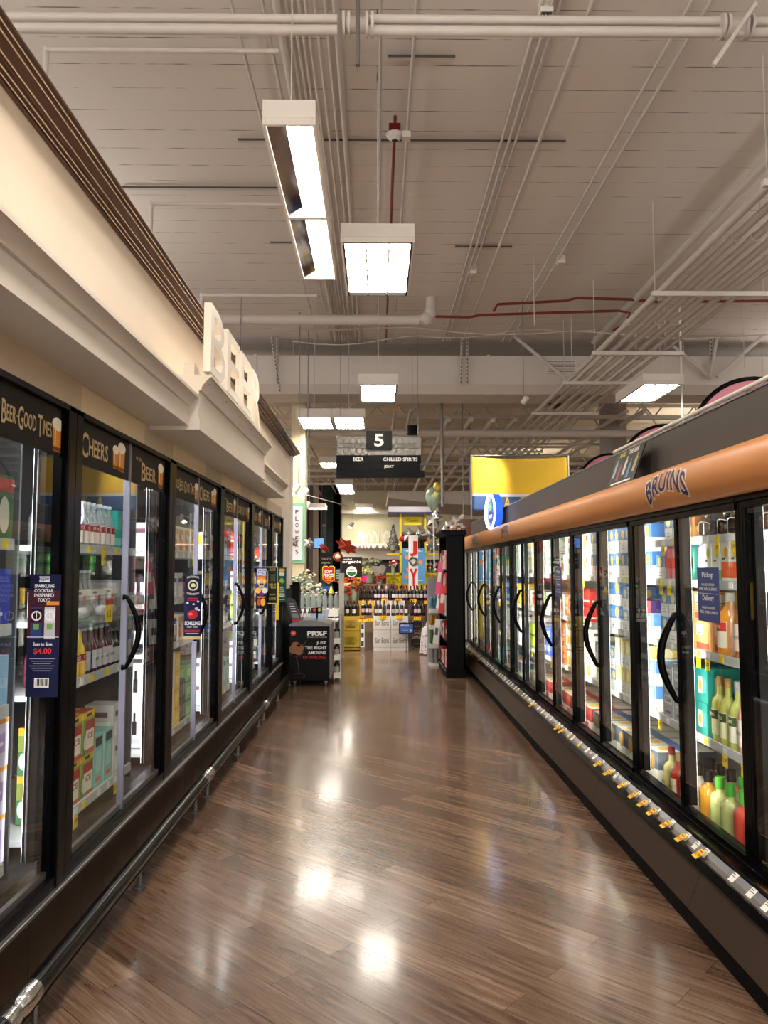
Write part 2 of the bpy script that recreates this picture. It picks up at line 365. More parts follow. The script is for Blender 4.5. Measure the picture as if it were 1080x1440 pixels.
# ------------------------------------------------------------------ cooler builder
def frame_of(side):
    return (lambda w: XL - w) if side == 'L' else (lambda w: XR + w)
LS = [(.46, 'bottom shelf'), (1.06, 'lower shelf'), (1.37, 'middle shelf'), (1.70, 'upper shelf')]
RS = [(.17, 'bottom shelf'), (.675, 'lower shelf'), (1.137, 'middle shelf'), (1.52, 'upper shelf')]
def shelves(side, root, y0, y1, levels, seed, w0, w1):
    X = frame_of(side); rnd = random.Random(seed)
    for z, nm in levels:
        s = MB(); s.box(X(w0 + .01), X(w1), y0, y1, z - .028, z - .004, shelfm); so = s.build('shelf', root)
        r = MB(); r.prism([(X(w0 + .012), z - .03), (X(w0 - .004), z - .032), (X(w0 - .002), z + .012), (X(w0 + .012), z + .012)], y0, y1, railm)
        y = y0 + .06 + rnd.random() * .1
        M0 = LM if side == 'L' else RM
        while y < y1 - .06:
            c = rnd.choice([wht, wht, wht, yel]); xx = X(w0 - .0055)
            r.box(xx, X(w0 - .004), y, y + .045, z - .026, z + .006, c)
            if rnd.random() < .16: r.box(xx, X(w0 - .0035), y, y + .055, z - .09, z - .03, yel); r.text('2.99', .02, blk, M0(X(w0 - .0062), y + .027, z - .055))
            y += .1 + rnd.random() * .14
        r.build('price_strip', so)
def handle(side, y, z0, z1, out, bow, parent, r=.013):
    X = frame_of(side); m = MB(); pts = []; n = 12
    for i in range(n + 1):
        t = i / n; s = math.sin(PI * t); pts.append((X(-.02 - out * s), y + bow * s, z0 + (z1 - z0) * t))
    m.path([(X(.0), y, z0)] + pts + [(X(.0), y, z1)], [r * 1.3] + [r * (.9 + .35 * math.sin(PI * i / n)) for i in range(n + 1)] + [r * 1.3], black, 8)
    return m.build('handle', parent)
def beerglass(m, M, x, y, s):
    g = cm('#d8902e'); fo = cm('#f3ead8'); br = cm('#7e4312')
    m.poly([(x - .3 * s, y - .5 * s, .001), (x + .3 * s, y - .5 * s, .001), (x + .36 * s, y + .25 * s, .001), (x - .36 * s, y + .25 * s, .001)], g, M)
    m.rect(x, y - .42 * s, .6 * s, .12 * s, br, M, .0014)
    m.disc(x, y + .34 * s, .4 * s, .2 * s, fo, M, .0016)
    m.rect(x - .16 * s, y - .05 * s, .07 * s, .5 * s, fo, M, .0016)
gold = cm('#c9b183'); dband = mat('dark_header_graphic', '#211f1d', .5, vary=.05, spec=.1); silver = mat('silver_edge', '#8d8a99', .3, .7)
def left_header(m, y0, y1, kind):
    X = XL + .004; M = LM(X, (y0 + y1) / 2, 2.135); W = y1 - y0
    m.box(XL - .004, X, y0, y1, 2.045, 2.235, dband)
    if kind == 0: m.caps('COLD BEER-GOOD TIMES', .085, .058, gold, M, W * .83, cx=-W * .06); beerglass(m, M, W * .43, -.01, .13)
    elif kind == 1: m.caps('CHEERS', .11, .078, gold, M, W * .5, cx=-W * .2); beerglass(m, M, W * .2, 0, .11); beerglass(m, M, W * .33, .01, .14)
    else: m.text('ICE COLD', .018, gold, M, .012, w=W * .16, z=.001, cx=-W * .28, cy=.045); m.caps('BEER', .1, .074, gold, M, W * .42, cx=0, cy=-.015); beerglass(m, M, W * .34, 0, .14)
LU = [1.657 + 1.528 * i for i in range(0, 6)]
LU = [3.185 - 1.528 * 1] + [3.185 + 1.528 * i for i in range(0, 5)] + [10.3]
uname = ['nearest left cooler', 'second left cooler', 'third left cooler', 'fourth left cooler', 'fifth left cooler', 'farthest left cooler']
hk = 2
LROOT = []
for u in range(6):
    y0, y1 = LU[u], LU[u + 1]; single = u == 5
    t = thing('beverage_cooler', ['black glass-door beer cooler, nearest the camera on the left', 'black beer cooler on the left under the CHEERS and BEER headers, second along', 'black beer cooler, third along the left wall, with dark cider flag sign', 'black beer cooler, fourth along the left wall, between two flag signs', 'black beer cooler, fifth along the left wall with fiery flag sign', 'narrow single-door beer cooler at the far end of the left wall'][u], 'cooler', (XL, (y0 + y1) / 2, 0), 'beer coolers along the left wall')
    LROOT.append(t)
    b = MB(); fr = .075
    b.box(XL + .03, XL - .05, y0, y0 + fr, .35, 2.26, black); b.box(XL + .03, XL - .05, y1 - fr, y1, .35, 2.26, black)
    b.box(XL + .03, XL - .1, y0, y1, 2.235, 2.262, black); b.box(XL + .025, XL - .1, y0, y1, .345, .40, black)
    b.box(XL + .045, XL - .0, y0, y1, .335, .352, steel)
    b.build('door_frame', t, .004)
    b = MB(); b.box(XL - .75, XL - .72, y0, y1, .1, 2.3, darkint); b.box(XL - .1, XL - .75, y0, y1, 2.26, 2.3, darkint); b.box(XL - .1, XL - .75, y0, y1, .33, .36, darkint); b.box(XL - .19, XL - .72, y1 - .02, y1 - .005, .36, 2.26, darkint)
    b.build('cabinet', t)
    b = MB(); n = 3 if single else 6
    b.box(XL + .0, XL - .1, y0, y1, .03, .335, brownp)
    for i in range(n):
        a = y0 + (y1 - y0) * i / n; b.box(XL + .008, XL, a + .003, y0 + (y1 - y0) * (i + 1) / n - .003, .04, .335, brownp)
    b.build('kick_panel', t)
    ym = (y0 + y1) / 2; leaves = [(y0 + fr, ym), (ym, y1 - fr)] if not single else [(y0 + fr, y1 - fr)]
    for li, (a, c_) in enumerate(leaves):
        d = MB(); d.box(XL + .0, XL - .02, a, c_, 2.22, 2.235, black); d.box(XL + .0, XL - .02, a, c_, .4, .425, steel)
        sx = c_ if (li == 0 and not single) else a
        for yy in (a, c_):
            if abs(yy - ym) < 1e-6 and not single: d.box(XL + .012, XL - .02, yy - (.008 if li == 0 else 0), yy + (0 if li == 0 else .008), .4, 2.235, silver)
            else: d.box(XL + .012, XL - .02, yy - (0 if yy == a else .025), yy + (.025 if yy == a else 0), .4, 2.235, black)
        do = d.build('door', t)
        g = MB(); g.box(XL - .002, XL - .008, a + .008, c_ - .008, .425, 2.22, glass); g.build('glass_pane', do)
        hd = MB(); left_header(hd, a + .012, c_ - .012, hk % 3); hk += 1
        hd.build('header_graphic', do, label='dark header band with gold lettering and a beer glass')
        hy = (c_ - .03 if li == 0 else a + .03)
        if li == 0: handle('L', hy, 1.1, 1.45, .06, 0, do, .012)
    for yy in ((y0 + .04), (y1 - .075)):
        l = MB(); l.box(XL - .06, XL - .075, yy, yy + .035, .45, 2.2, mat('strip_housing', '#3a3a3c', .25, .6)); l.prism([(XL - .075, yy), (XL - .075, yy + .035), (XL - .11, yy)], .45, 2.2, mat('strip_housing', '#3a3a3c', .25, .6), ax='z')
        l.add([(XL - .0765, yy + .0345, .45), (XL - .0765, yy + .0345, 2.2), (XL - .1105, yy + .0005, 2.2), (XL - .1105, yy + .0005, .45)], [(0, 1, 2, 3)], stripL)
        l.tube((XL - .09, yy - .008, .45), (XL - .09, yy - .008, 2.2), .006, chrome, 6); l.build('light_strip', t)
    shelves('L', t, y0 + .14, y1 - .14, LS, u, .15, .7)
    l = MB(); l.box(XL - .13, XL - .16, y0 + .14, y1 - .14, 2.18, 2.2, stripL); l.build('light_strip', t)
# bumper rails
secs = [(1.2, 2.56), (2.60, 5.30), (5.34, 8.0), (8.04, 10.9)]
for i, (a, b_) in enumerate(secs):
    t = thing('cart_bumper_rail', 'black tubular bumper rail with chrome ends on the left floor edge, ' + ['nearest stretch', 'second stretch', 'third stretch', 'farthest stretch'][i], 'bumper rail', (-1.15, (a + b_) / 2, 0), 'bumper rails below the left coolers')
    m = MB(); m.tube((-1.15, a + .05, .19), (-1.15, b_ - .05, .19), .036, mat('rubber_tube', '#0a0a0a', .25, spec=.2), 12); m.box(-1.21, -1.165, a, b_, .1, .165, blackm); m.build('tube', t)
    for y, s in ((a, 1), (b_, -1)):
        m = MB(); m.path([(-1.15, y + .09 * s, .19), (-1.15, y + .03 * s, .19), (-1.155, y + .008 * s, .185), (-1.175, y, .17), (-1.2, y, .15)], [.039, .04, .039, .034, .026], chrome, 12); m.build('end_cap', t)
    y = a + .21
    while y < b_:
        m = MB(); m.tube((-1.19, y, 0.004), (-1.19, y, .15), .011, steel, 8); m.tube((-1.19, y, 0.0), (-1.19, y, .006), .032, steel, 12); m.build('post', t); y += 1.19
# ------------------------------------------------------------------ right cases
def rk(k): return 3.463 + .757 * k
rname = ['nearest right case', 'second right case', 'third right case', 'fourth right case', 'fifth right case', 'sixth right case', 'seventh right case', 'farthest right case']
RROOT = []
for u in range(-1, 8):
    k = -2 + 2 * u; y0, y1 = rk(k), rk(k + 2)
    t = thing('refrigerated_case', ['glass-door chiller case beside the camera, outside the picture on the right', 'glass-door chiller case at the right picture edge, nearest the camera', 'glass-door chiller case holding green-capped cocktail jugs, second on the right', 'glass-door chiller case full of blue and white seltzer packs', 'glass-door chiller case with white and coral cartons, fourth on the right', 'glass-door chiller case with red and green round packs, fifth on the right', 'glass-door chiller case, sixth along the right side', 'glass-door chiller case, seventh along the right side', 'glass-door chiller case at the far end of the right side'][u + 1], 'chiller case', (XR, (y0 + y1) / 2, 0), 'glass-door chiller cases along the right side')
    RROOT.append(t)
    b = MB(); b.box(XR - .01, XR + .03, y0, y0 + .03, .27, 1.93, black); b.box(XR - .01, XR + .03, y1 - .03, y1, .27, 1.93, black)
    b.box(XR - .03, XR + .08, y0, y1, 1.895, 1.935, black); b.box(XR - .03, XR + .08, y0, y1, .25, .30, black)
    b.build('door_frame', t, .004)
    b = MB(); b.box(XR + .85, XR + .88, y0, y1, .1, 2.0, lightint); b.box(XR + .08, XR + .85, y0, y1, 1.95, 1.98, lightint); b.box(XR + .06, XR + .85, y0, y1, .12, .15, lightint)
    if u == -1: b.box(XR - .02, XR + .88, y0, y0 + .02, .1, 2.0, lightint)
    if u == 7: b.box(XR - .02, XR + .88, y1 - .02, y1, .1, 2.0, lightint)
    b.build('cabinet', t)
    b = MB(); b.prism([(1.645, .275), (1.50, .335), (1.497, .337), (1.43, .29), (1.425, .275), (1.36, .115), (1.45, .10), (1.7, .10), (1.7, .27)], y0 + .002, y1 - .002, brownp)
    b.build('lower_panel', t)
    b = MB(); b.prism([(1.645, .28), (1.515, .338), (1.50, .35), (1.49, .345), (1.49, .33), (1.65, .26)], y0, y1, black); b.prism([(1.455, .302), (1.43, .272), (1.408, .282), (1.43, .312)], y0, y1, black)
    b.box(1.40, 1.46, y0, y1, .0, .11, blackm); b.build('sill', t)
    # price channel with tags
    pr = MB(); pr.prism([(1.497, .343), (1.455, .305), (1.459, .301), (1.501, .339)], y0, y1, mat('grey_channel', '#77757a', .25)); pc = pr.build('price_channel', t)
    rnd = random.Random(50 + u); y = y0 + .05 + .1 * rnd.random(); nn = 0
    sl = plane((1.4755, 0, .3235), (0, -1, 0), (.042, 0, .038))
    while y < y1 - .06:
        tg = MB(); M = plane((1.4748, y, .3243), (0, -1, 0), (.042, 0, .038))
        tg.rect(0, 0, .042, .046, wht, M, .0006); tg.rect(-.008, .012, .02, .004, blk, M, .001); tg.rect(0, .002, .03, .003, blk, M, .001)
        kx = rnd.random()
        if kx < .35: tg.rect(0, -.012, .042, .022, yel, M, .001)
        if (u == 1 and kx < .75) or kx < .12:
            M2 = plane((1.468, y, .333), (0, -1, 0), (.9, 0, .5)); tg.box(-.024, .024, -.055, 0, 0, .001, cm('#f0c93c'), M2); tg.text('10.99', .017, redc, M2, .02, z=.002, cy=-.034); tg.rect(0, -.012, .03, .006, redc, M2, .002)
        tg.build('price_tag', pc); y += rnd.uniform(.08, .2)
    for li in range(2):
        a, c_ = rk(k + li) + (.03 if li == 0 else 0), rk(k + li + 1) - (.03 if li == 1 else 0)
        d = MB()
        for yy0, yy1 in ((a, a + .017), (c_ - .017, c_)): d.box(XR - .008, XR + .02, yy0, yy1, .30, 1.895, black)
        d.box(XR - .018, XR + .02, a, c_, 1.865, 1.895, black); d.box(XR - .018, XR + .02, a, c_, .30, .325, black)
        do = d.build('door', t)
        g = MB(); g.box(XR - .001, XR + .006, a + .02, c_ - .02, .32, 1.87, glass); g.build('glass_pane', do)
        hy = c_ - .035 if li == 0 else a + .035
        if li == 1: handle('R', a + .012, .88, 1.34, .08, 0, do, .017)
        if (u, li) in ((1, 0), (3, 0)):
            yc = (a + c_) / 2 - .01 if u == 1 else c_ - .25
            if u == 1: yc = 3.83
            n = MB(); n.box(XR - .003, XR - .0015, yc - .125, yc + .125, 1.33, 1.60, cm('#3e4a78')); M = RM(XR - .0035, yc, 1.465)
            for s, hh, cy, ww in (('Pickup', .035, .095, .13), ('AVAILABLE FOR PICKUP', .012, .05, .15), ('BEER, WINE & SPIRITS', .016, .027, .2), ('Delivery', .035, -.02, .13), ('AVAILABLE FOR DELIVERY', .012, -.065, .15), ('BEER, WINE & SPIRITS', .016, -.088, .2)): n.text(s, hh, wht, M, .01, w=ww, z=.0005, cy=cy)
            n.rect(0, .005, .22, .002, wht, M, .0005); n.build('window_decal', do, label='blue decal about pickup and delivery')
    for yy in (y0 + .03, (y0 + y1) / 2 - .015, y1 - .06):
        l = MB(); l.prism([(XR + .03, yy), (XR + .07, yy), (XR + .03, yy + .035)], .33, 1.88, mat('strip_housing', '#3a3a3c', .25, .6), ax='z')
        l.add([(XR + .0705, yy + .0005, .33), (XR + .0705, yy + .0005, 1.88), (XR + .0305, yy + .0355, 1.88), (XR + .0305, yy + .0355, .33)], [(0, 1, 2, 3)], stripR); l.build('light_strip', t)
    l = MB(); l.box(XR + .075, XR + .095, y0 + .01, y1 - .01, 1.925, 1.935, stripR); l.build('light_strip', t)
    lv = RS + ([(1.76, 'top shelf')] if u == 1 else [])
    shelves('R', t, y0 + .01, y1 - .01, lv, 20 + u, .13, .8)
# end panel
m = MB(); m.box(1.50, XR + .9, rk(14) + .0, rk(14) + .05, .12, 2.15, mat('end_panel_grey', '#a59f98', .4)); tag(m.build('case_end_panel', bevel=.02), 'pale end panel closing the far end of the right chiller row', 'end panel')
# orange canopy
def cprof(z):
    u = (z - 2.03) / .105; return 1.60 - .085 * math.sqrt(max(0, 1 - (u * .93) ** 2))
def canopy(y0, y1, lab):
    pr = [(cprof(zz), zz) for zz in [1.925 + .21 * k / 20 for k in range(21)]] + [(1.69, 2.135)]; pr = [(1.69, 1.925)] + pr
    t = thing('header_canopy', lab, 'canopy', (1.6, (y0 + y1) / 2, 1.925), 'orange canopies over the right cases')
    m = MB(); m.prism(pr, y0, y1, orange, smooth=True); o = m.build('panel', t); o.modifiers.new('e', 'EDGE_SPLIT').split_angle = .7; return t
c1 = canopy(rk(-4), rk(8) - .004, 'long curved orange canopy with BRUINS lettering over the near right cases')
c2 = canopy(rk(8), rk(14), 'shorter curved orange canopy with BRUINS lettering at the far right')
for yc, cc in ((4.02, c1), (9.1, c1), (11.9, c2)):
    m = MB(); M = RM(1.508, yc, 2.0)
    vs, fs, tw, th = textmesh('BRUINS', .05, .004, 1.05)
    def put(mt, bold, w, h, z):
        vs, fs, tw, th = textmesh('BRUINS', bold, .0, 1.08)
        out = []
        for v in vs:
            u_ = v.x / tw * 2; x = u_ * w / 2
            y = v.y / th * h * (1 + .25 * abs(u_)) + .05 * (1 - u_ * u_)
            out.append((x, y + .005, 0))
        out, fs = slice_mesh(out, fs, 1, [-.09 + .01 * k for k in range(20)])
        m.add([(v[0], v[1], -(cprof(2.0 + v[1]) - 1.508) + z) for v in out], fs, mt, M=M)
    put(cm('#e8d9c6'), .055, .58, .118, .0015); put(cm('#38335e'), .02, .55, .10, .003)
    m.build('lettering', cc, label='navy arched BRUINS letters outlined white')
# grey upper panels
for i, (a, b_) in enumerate([(.3, 4.77), (4.775, 9.15), (9.155, 14.05)]):
    m = MB(); m.box(1.72, 1.77, a, b_, 2.0, 2.408, greyp); m.box(1.77, 2.5, a, b_, 2.0, 2.03, greyp); m.box(1.715, 1.80, a, b_, 2.405, 2.414, steel)
    tag(m.build('upper_fascia_panel'), 'dark grey flat panel above the orange canopy, ' + ['nearest length', 'middle length', 'farthest length'][i], 'panel', 'dark grey panels above the right canopy')
# ------------------------------------------------------------------ products
PT = {}
def carton(key, name, desc, cat, w, d, h, base, items=(), sides=True):
    def mk():
        m = MB(); g = .002; m.box(-w / 2 + g, w / 2 - g, -d, 0, 0, h - .001, cm(base))
        faces = [(plane((0, -d, 0), (1, 0, 0), (0, 0, 1)), w - 2 * g)]
        if sides: faces += [(plane((-w / 2 + g, -d / 2, 0), (0, -1, 0), (0, 0, 1)), d), (plane((w / 2 - g, -d / 2, 0), (0, 1, 0), (0, 0, 1)), d)]
        for M, fw in faces:
            z = .0006
            for it in items:
                k = it[0]
                if k == 'r': m.rect((it[1] + it[2]) / 2 * fw - fw / 2, (it[3] + it[4]) / 2 * h, (it[2] - it[1]) * fw, (it[4] - it[3]) * h, cm(it[5]), M, z)
                elif k == 'd': m.disc(it[1] * fw - fw / 2, it[2] * h, it[3] * min(fw, w * 1.2), it[4] * h, cm(it[5]), M, z, 14)
                elif k == 't' and M is faces[0][0] or k == 'T': m.text(it[1], it[4] * h, cm(it[5]), M, .02, w=it[6] * fw if len(it) > 6 else None, z=z, cx=it[2] * fw - fw / 2, cy=it[3] * h)
                z += .0004
        top = [it for it in items if it[0] == 'top']
        for it in top: m.rect(0, 0, w * .96, d * .96, cm(it[1]), plane((0, -d / 2, h - .0006), (1, 0, 0), (0, 1, 0)), 0)
        if top and len(top[0]) > 2:
            m.rect(0, 0, w * .96, d * .2, cm(top[0][2]), plane((0, -d / 2, h), (1, 0, 0), (0, 1, 0)), 0); m.disc(0, -d * .25, w * .25, w * .25, cm(top[0][3]), plane((0, -d / 2, h + .0003), (1, 0, 0), (0, 1, 0)), 0)
        return m.build(name, origin=(0, 0, 0))
    PT[key] = dict(mk=mk, w=w, d=d, h=h, desc=desc, cat=cat, used=False)
def bottle(key, name, desc, cat, H, R, prof, body, cap, label=None, parts=True, flat=1.0, txt=None, capz=None, lz=(.12, .5), lcol2=None):
    # prof: list of (r fraction of R, z fraction of H)
    def mk():
        bm = body if not isinstance(body, str) else mat('liquid_' + body.lstrip('#'), body, .16, coat=.5)
        root = bpy.data.objects.new(name, None) if parts else None
        if parts: COL.objects.link(root); root.empty_display_size = .05
        b = MB(); seg = 14 if parts else 9
        b.lathe([(0.001, 0)] + [(r * R, z * H) for r, z in prof], bm, seg, sy=flat)
        if parts: b.build('body', root)
        c = MB() if parts else b
        cz = capz or .86; rr = [r for r, z in prof][-1] * R * 1.12
        c.lathe([(rr, cz * H), (rr, .995 * H), (rr * .9, H), (.0005, H)], cm(cap, .3), seg)
        if parts: c.build('cap', root)
        if label:
            l = MB() if parts else b
            rl = [r for r, z in prof if z <= lz[1]][-1] * R + .0012
            l.lathe([(rl, lz[0] * H), (rl, lz[1] * H)], cm(label), 8, sy=flat, a0=-PI / 2 - .9, a1=-PI / 2 + .9)
            if lcol2: l.lathe([(rl + .0006, (lz[0] + (lz[1] - lz[0]) * .62) * H), (rl + .0006, lz[1] * H * .98)], cm(lcol2), 8, sy=flat, a0=-PI / 2 - .85, a1=-PI / 2 + .85)
            if txt and parts: l.text(txt, .016, cm('#f5f1e6') if lcol2 else blk, plane((0, -rl * flat - .001, 0), (1, 0, 0), (0, 0, 1)), .02, w=R * 1.1, cy=(lz[0] + (lz[1] - lz[0]) * (.8 if lcol2 else .5)) * H, z=.001)
            if parts: l.build('label', root)
        return root if parts else b.build(name, origin=(0, 0, 0))
    PT[key] = dict(mk=mk, w=2 * R, d=2 * R, h=H, desc=desc, cat=cat, used=False)
seen = {}
def place(key, x, y, z, rot, label, group):
    p = PT[key]
    if not p.get('obj'): p['obj'] = p['mk'](); o = p['obj']
    else: o = dup(p['obj'])
    o.location = (x, y, z); o.rotation_euler = (0, 0, rot)
    return tag(o, label, p['cat'], group)
RND = random.Random(3)
def run(side, y0, y1, z, shelf, unit, seq, w0=.16, fromfar=False, gap=.006, jit=.004):
    """seq: (key, count, tiers, rows) from the near end of the shelf to the far end"""
    X = frame_of(side); y = y0; rot = PI / 2 if side == 'L' else -PI / 2
    for it in seq:
        key, n = it[0], it[1]; tiers = it[2] if len(it) > 2 else 1; rows = it[3] if len(it) > 3 else 1
        if key == '_': y += n; continue
        p = PT[key]
        for i in range(n):
            if y + p['w'] > y1 + .01: return
            for r in range(rows):
                for t in range(tiers):
                    kk = (p['desc'], shelf, unit, t, r); j = seen.get(kk, 0); seen[kk] = j + 1
                    tn = '' if tiers == 1 else ((['bottom tier, ', 'top tier, '] if tiers == 2 else ['bottom tier, ', 'second tier, ', 'third tier, ', 'fourth tier, '])[t])
                    if r: tn += 'back row, '
                    lab = f"{p['desc']}, {near(j)}, {tn}{shelf}, {unit}"
                    bx = X(w0 + r * (p['d'] + .01) + (p['d'] / 2 if p.get('round') else 0) + RND.uniform(0, .008))
                    # cartons have their front at local y=-d: put the front on the shelf edge
                    if not p.get('round'): bx = X(w0 + r * (p['d'] + .01) + p['d'] + RND.uniform(0, .008))
                    place(key, bx, y + p['w'] / 2 + RND.uniform(-1, 1) * .001, z + t * (p['h'] + .0005), rot + RND.uniform(-1, 1) * (.02 if not p.get('round') else .12), lab, f"{p['desc']}s on the {shelf}, {unit}")
            y += p['w'] + gap
sel = ['#3f78c2', '#e9b84a', '#e8e6df']
def seltz(key, desc, blue, disc, w=.125, h=.185, d=.26, low='#e8e7e2', top=None):
    it = [('r', 0, 1, .5, 1, blue), ('d', .5, .72, .27, .2, disc), ('r', .3, .7, .16, .19, '#8b8f96'), ('r', .35, .65, .28, .3, '#8b8f96'), ('r', 0, .02, 0, 1, '#9aa0a8')]
    if top: it.append(('top',) + top)
    carton(key, 'drink_carton', desc, 'drink carton', w, d, h, low, it)
seltz('s_yel', 'blue and white seltzer carton', '#3f7bc4', '#efc35a', top=('#3f7bc4', '#f0efe9', '#efc35a'))
seltz('s_pal', 'light blue seltzer carton', '#5d93d0', '#f3dc92', h=.16)
seltz('s_grn', 'green and white seltzer carton', '#3e8f6b', '#f0d06a', h=.21)
seltz('s_yl2', 'pale yellow seltzer carton', '#ead178', '#f7f0cd', h=.20, w=.11)
seltz('s_min', 'mint and white drink carton', '#a9d8c0', '#eef3e2', h=.19, w=.13)
carton('wide', 'drink_carton', 'wide blue carton with orange disc', 'drink carton', .26, .25, .18, '#e6e6e2', [('r', 0, 1, .45, 1, '#3f7bc4'), ('d', .55, .72, .16, .24, '#eda63f'), ('r', .1, .35, .15, .2, '#8b8f96')])
carton('white', 'drink_carton', 'white carton with red fruit print', 'drink carton', .16, .25, .20, '#ebe9df', [('d', .45, .45, .28, .2, '#e0604a'), ('r', .1, .6, .75, .85, '#5d5d5a'), ('d', .7, .3, .15, .12, '#f09b4e')])
carton('whgr', 'drink_carton', 'white carton with green pear print', 'drink carton', .2, .25, .19, '#e9ebdc', [('d', .4, .5, .14, .26, '#b9cc63'), ('r', .65, .9, .6, .85, '#b54b3a'), ('r', .65, .95, .1, .35, '#8cc3a4')])
carton('oran', 'drink_carton', 'white carton with orange fruit print', 'drink carton', .13, .25, .2, '#ece5d8', [('r', .15, .45, .72, .85, '#54514c'), ('r', .55, .85, .72, .85, '#54514c'), ('d', .5, .28, .42, .22, '#ee8a26'), ('d', .4, .32, .12, .1, '#f6b95a')])
carton('coral', 'drink_carton', 'coral orange drink carton', 'drink carton', .17, .25, .2, '#e6793f', [('r', .1, .9, .6, .9, '#f0a06a'), ('t', 'HARD', .5, .4, .15, '#f4ead9', .6)])
carton('casew', 'case_of_cans', 'large white case with blue discs', 'case of cans', .2, .38, .25, '#d9d6cc', [('r', 0, 1, .55, 1, '#55606e'), ('d', .5, .7, .25, .22, '#b88f4a'), ('r', .2, .8, .2, .24, '#77746c'), ('top', '#e4e0d2', '#4e7fc0', '#e6b04a')])  # front colours greyed for shade, top colours kept brighter
carton('caser', 'case_of_cans', 'large white case with red print', 'case of cans', .3, .38, .25, '#c9bfb6', [('r', 0, 1, .55, 1, '#9c3b33'), ('r', .3, .7, .1, .5, '#b5544a'), ('top', '#e7e0d6', '#d2473c', '#e6c05a')])
carton('caseg', 'case_of_cans', 'large brown case with green top', 'case of cans', .3, .38, .22, '#a29482', [('r', .1, .9, .2, .7, '#8b7b68'), ('top', '#9fc9a8', '#cf5c50', '#efe6d2')])
carton('purp', 'wrapped_can_pack', 'purple wrapped can pack', 'can pack', .36, .12, .12, '#3f2f66', [('r', 0, .2, 0, 1, '#d65357'), ('t', 'fresca', .6, .55, .3, '#cfc5ea', .4), ('r', .2, 1, .05, .15, '#6f63a8')])
carton('navy', 'drink_carton', 'flat navy drink box', 'drink carton', .34, .2, .085, '#1f3550', [('t', 'variety', .55, .5, .3, '#9fb6cc', .45), ('r', 0, 1, 0, .12, '#e8e6df')])
carton('teal', 'drink_carton', 'teal canned cocktail carton', 'drink carton', .15, .2, .185, '#2f8f86', [('r', .2, .55, .25, .75, '#e3ddc6'), ('d', .38, .5, .14, .16, '#e39a4a'), ('r', .65, .9, .3, .7, '#57b5a8')])
carton('silv', 'drink_carton', 'silver grey cocktail carton', 'drink carton', .16, .2, .16, '#a9abb0', [('r', .1, .9, .55, .9, '#d6d7d9'), ('t', 'LUNA', .5, .72, .18, '#3a3550', .6), ('r', .2, .8, .2, .3, '#6e6b80')])
carton('teab', 'drink_carton', 'peach coloured tea carton', 'drink carton', .2, .22, .165, '#e8b075', [('r', .1, .5, .55, .9, '#eee8d4'), ('r', .15, .45, .6, .64, '#55a08e'), ('r', .1, .9, .1, .3, '#cf5d4d'), ('d', .72, .55, .16, .26, '#f2cf6a')])
carton('ora2', 'juice_carton', 'white and orange juice carton', 'juice carton', .095, .095, .22, '#efece2', [('r', 0, 1, .12, .5, '#ee6a35'), ('d', .6, .72, .25, .13, '#f3b53c'), ('r', .15, .5, .55, .6, '#5b5b52')])
carton('gre2', 'juice_carton', 'white and green juice carton', 'juice carton', .095, .095, .22, '#efece2', [('r', 0, 1, .0, .3, '#7db96a'), ('d', .6, .72, .22, .13, '#a6c94e'), ('r', .15, .5, .5, .55, '#5b5b52')])
carton('pinkp', 'drink_pouch', 'pink and red drink pouch', 'drink pouch', .1, .08, .2, '#ef7f93', [('r', 0, 1, .12, .5, '#e6453e'), ('r', .15, .8, .55, .68, '#fbe3e6'), ('d', .3, .3, .16, .08, '#f6cfae')])
carton('ambr', 'drink_carton', 'amber drink box', 'drink carton', .12, .1, .15, '#b9864b', [('r', .1, .9, .5, .9, '#7d4f28'), ('d', .5, .4, .3, .2, '#e6c58a')])
carton('ice', 'drink_carton', 'red and green ICE bottle carton', 'drink carton', .165, .16, .21, '#8d9a4a', [('r', 0, 1, .84, 1, '#d9b43a'), ('r', .3, .7, .87, .95, '#3a2a1c'), ('r', .18, .95, .5, .78, '#a82f2f'), ('r', .22, .9, .12, .56, '#e9dccb'), ('t', 'ICE', .56, .42, .14, '#8f2429', .5), ('r', .0, .2, .0, .5, '#4d7a4f'), ('d', .15, .3, .12, .18, '#cfd5c9'), ('r', .3, .95, 0, .1, '#c65a38'), ('top', '#9b5a3a', '#d9b43a', '#b5352f')])
carton('tealc', 'drink_carton', 'pale teal tall carton', 'drink carton', .14, .16, .27, '#8ec7c1', [('r', .15, .9, .78, .95, '#1f3b3a'), ('r', .2, .8, .12, .2, '#e5725d'), ('r', .2, .8, .3, .7, '#aadbd5')])
carton('tealn', 'drink_carton', 'narrow bright teal carton', 'drink carton', .07, .2, .22, '#2aa79a', [('r', 0, 1, .1, .3, '#8fd6cc')])
carton('flow', 'bottle_carrier', 'white carrier with orange flower', 'bottle carrier', .2, .14, .12, '#e4e0d6', [('d', .6, .5, .13, .26, '#dd5a38'), ('d', .25, .5, .08, .16, '#e88a5a'), ('r', .1, .4, .8, .9, '#777')] )
carton('blup', 'drink_carton', 'deep blue pack', 'drink carton', .3, .18, .225, '#2438b0', [('r', .1, .5, .75, .92, '#dfe3f2'), ('d', .55, .5, .1, .14, '#e8c23a'), ('r', .2, .8, .2, .26, '#cfd6f0'), ('r', .4, .52, .3, .62, '#0f1658')])
carton('lblu', 'drink_carton', 'sky blue pack with slanted stripes', 'drink carton', .3, .18, .2, '#9cc7e8', [('r', .1, .55, .3, .8, '#e8f1f6'), ('d', .65, .3, .12, .2, '#e28a6a'), ('r', .6, .66, .2, .9, '#5c8fc0'), ('r', .7, .76, .2, .9, '#5c8fc0')])
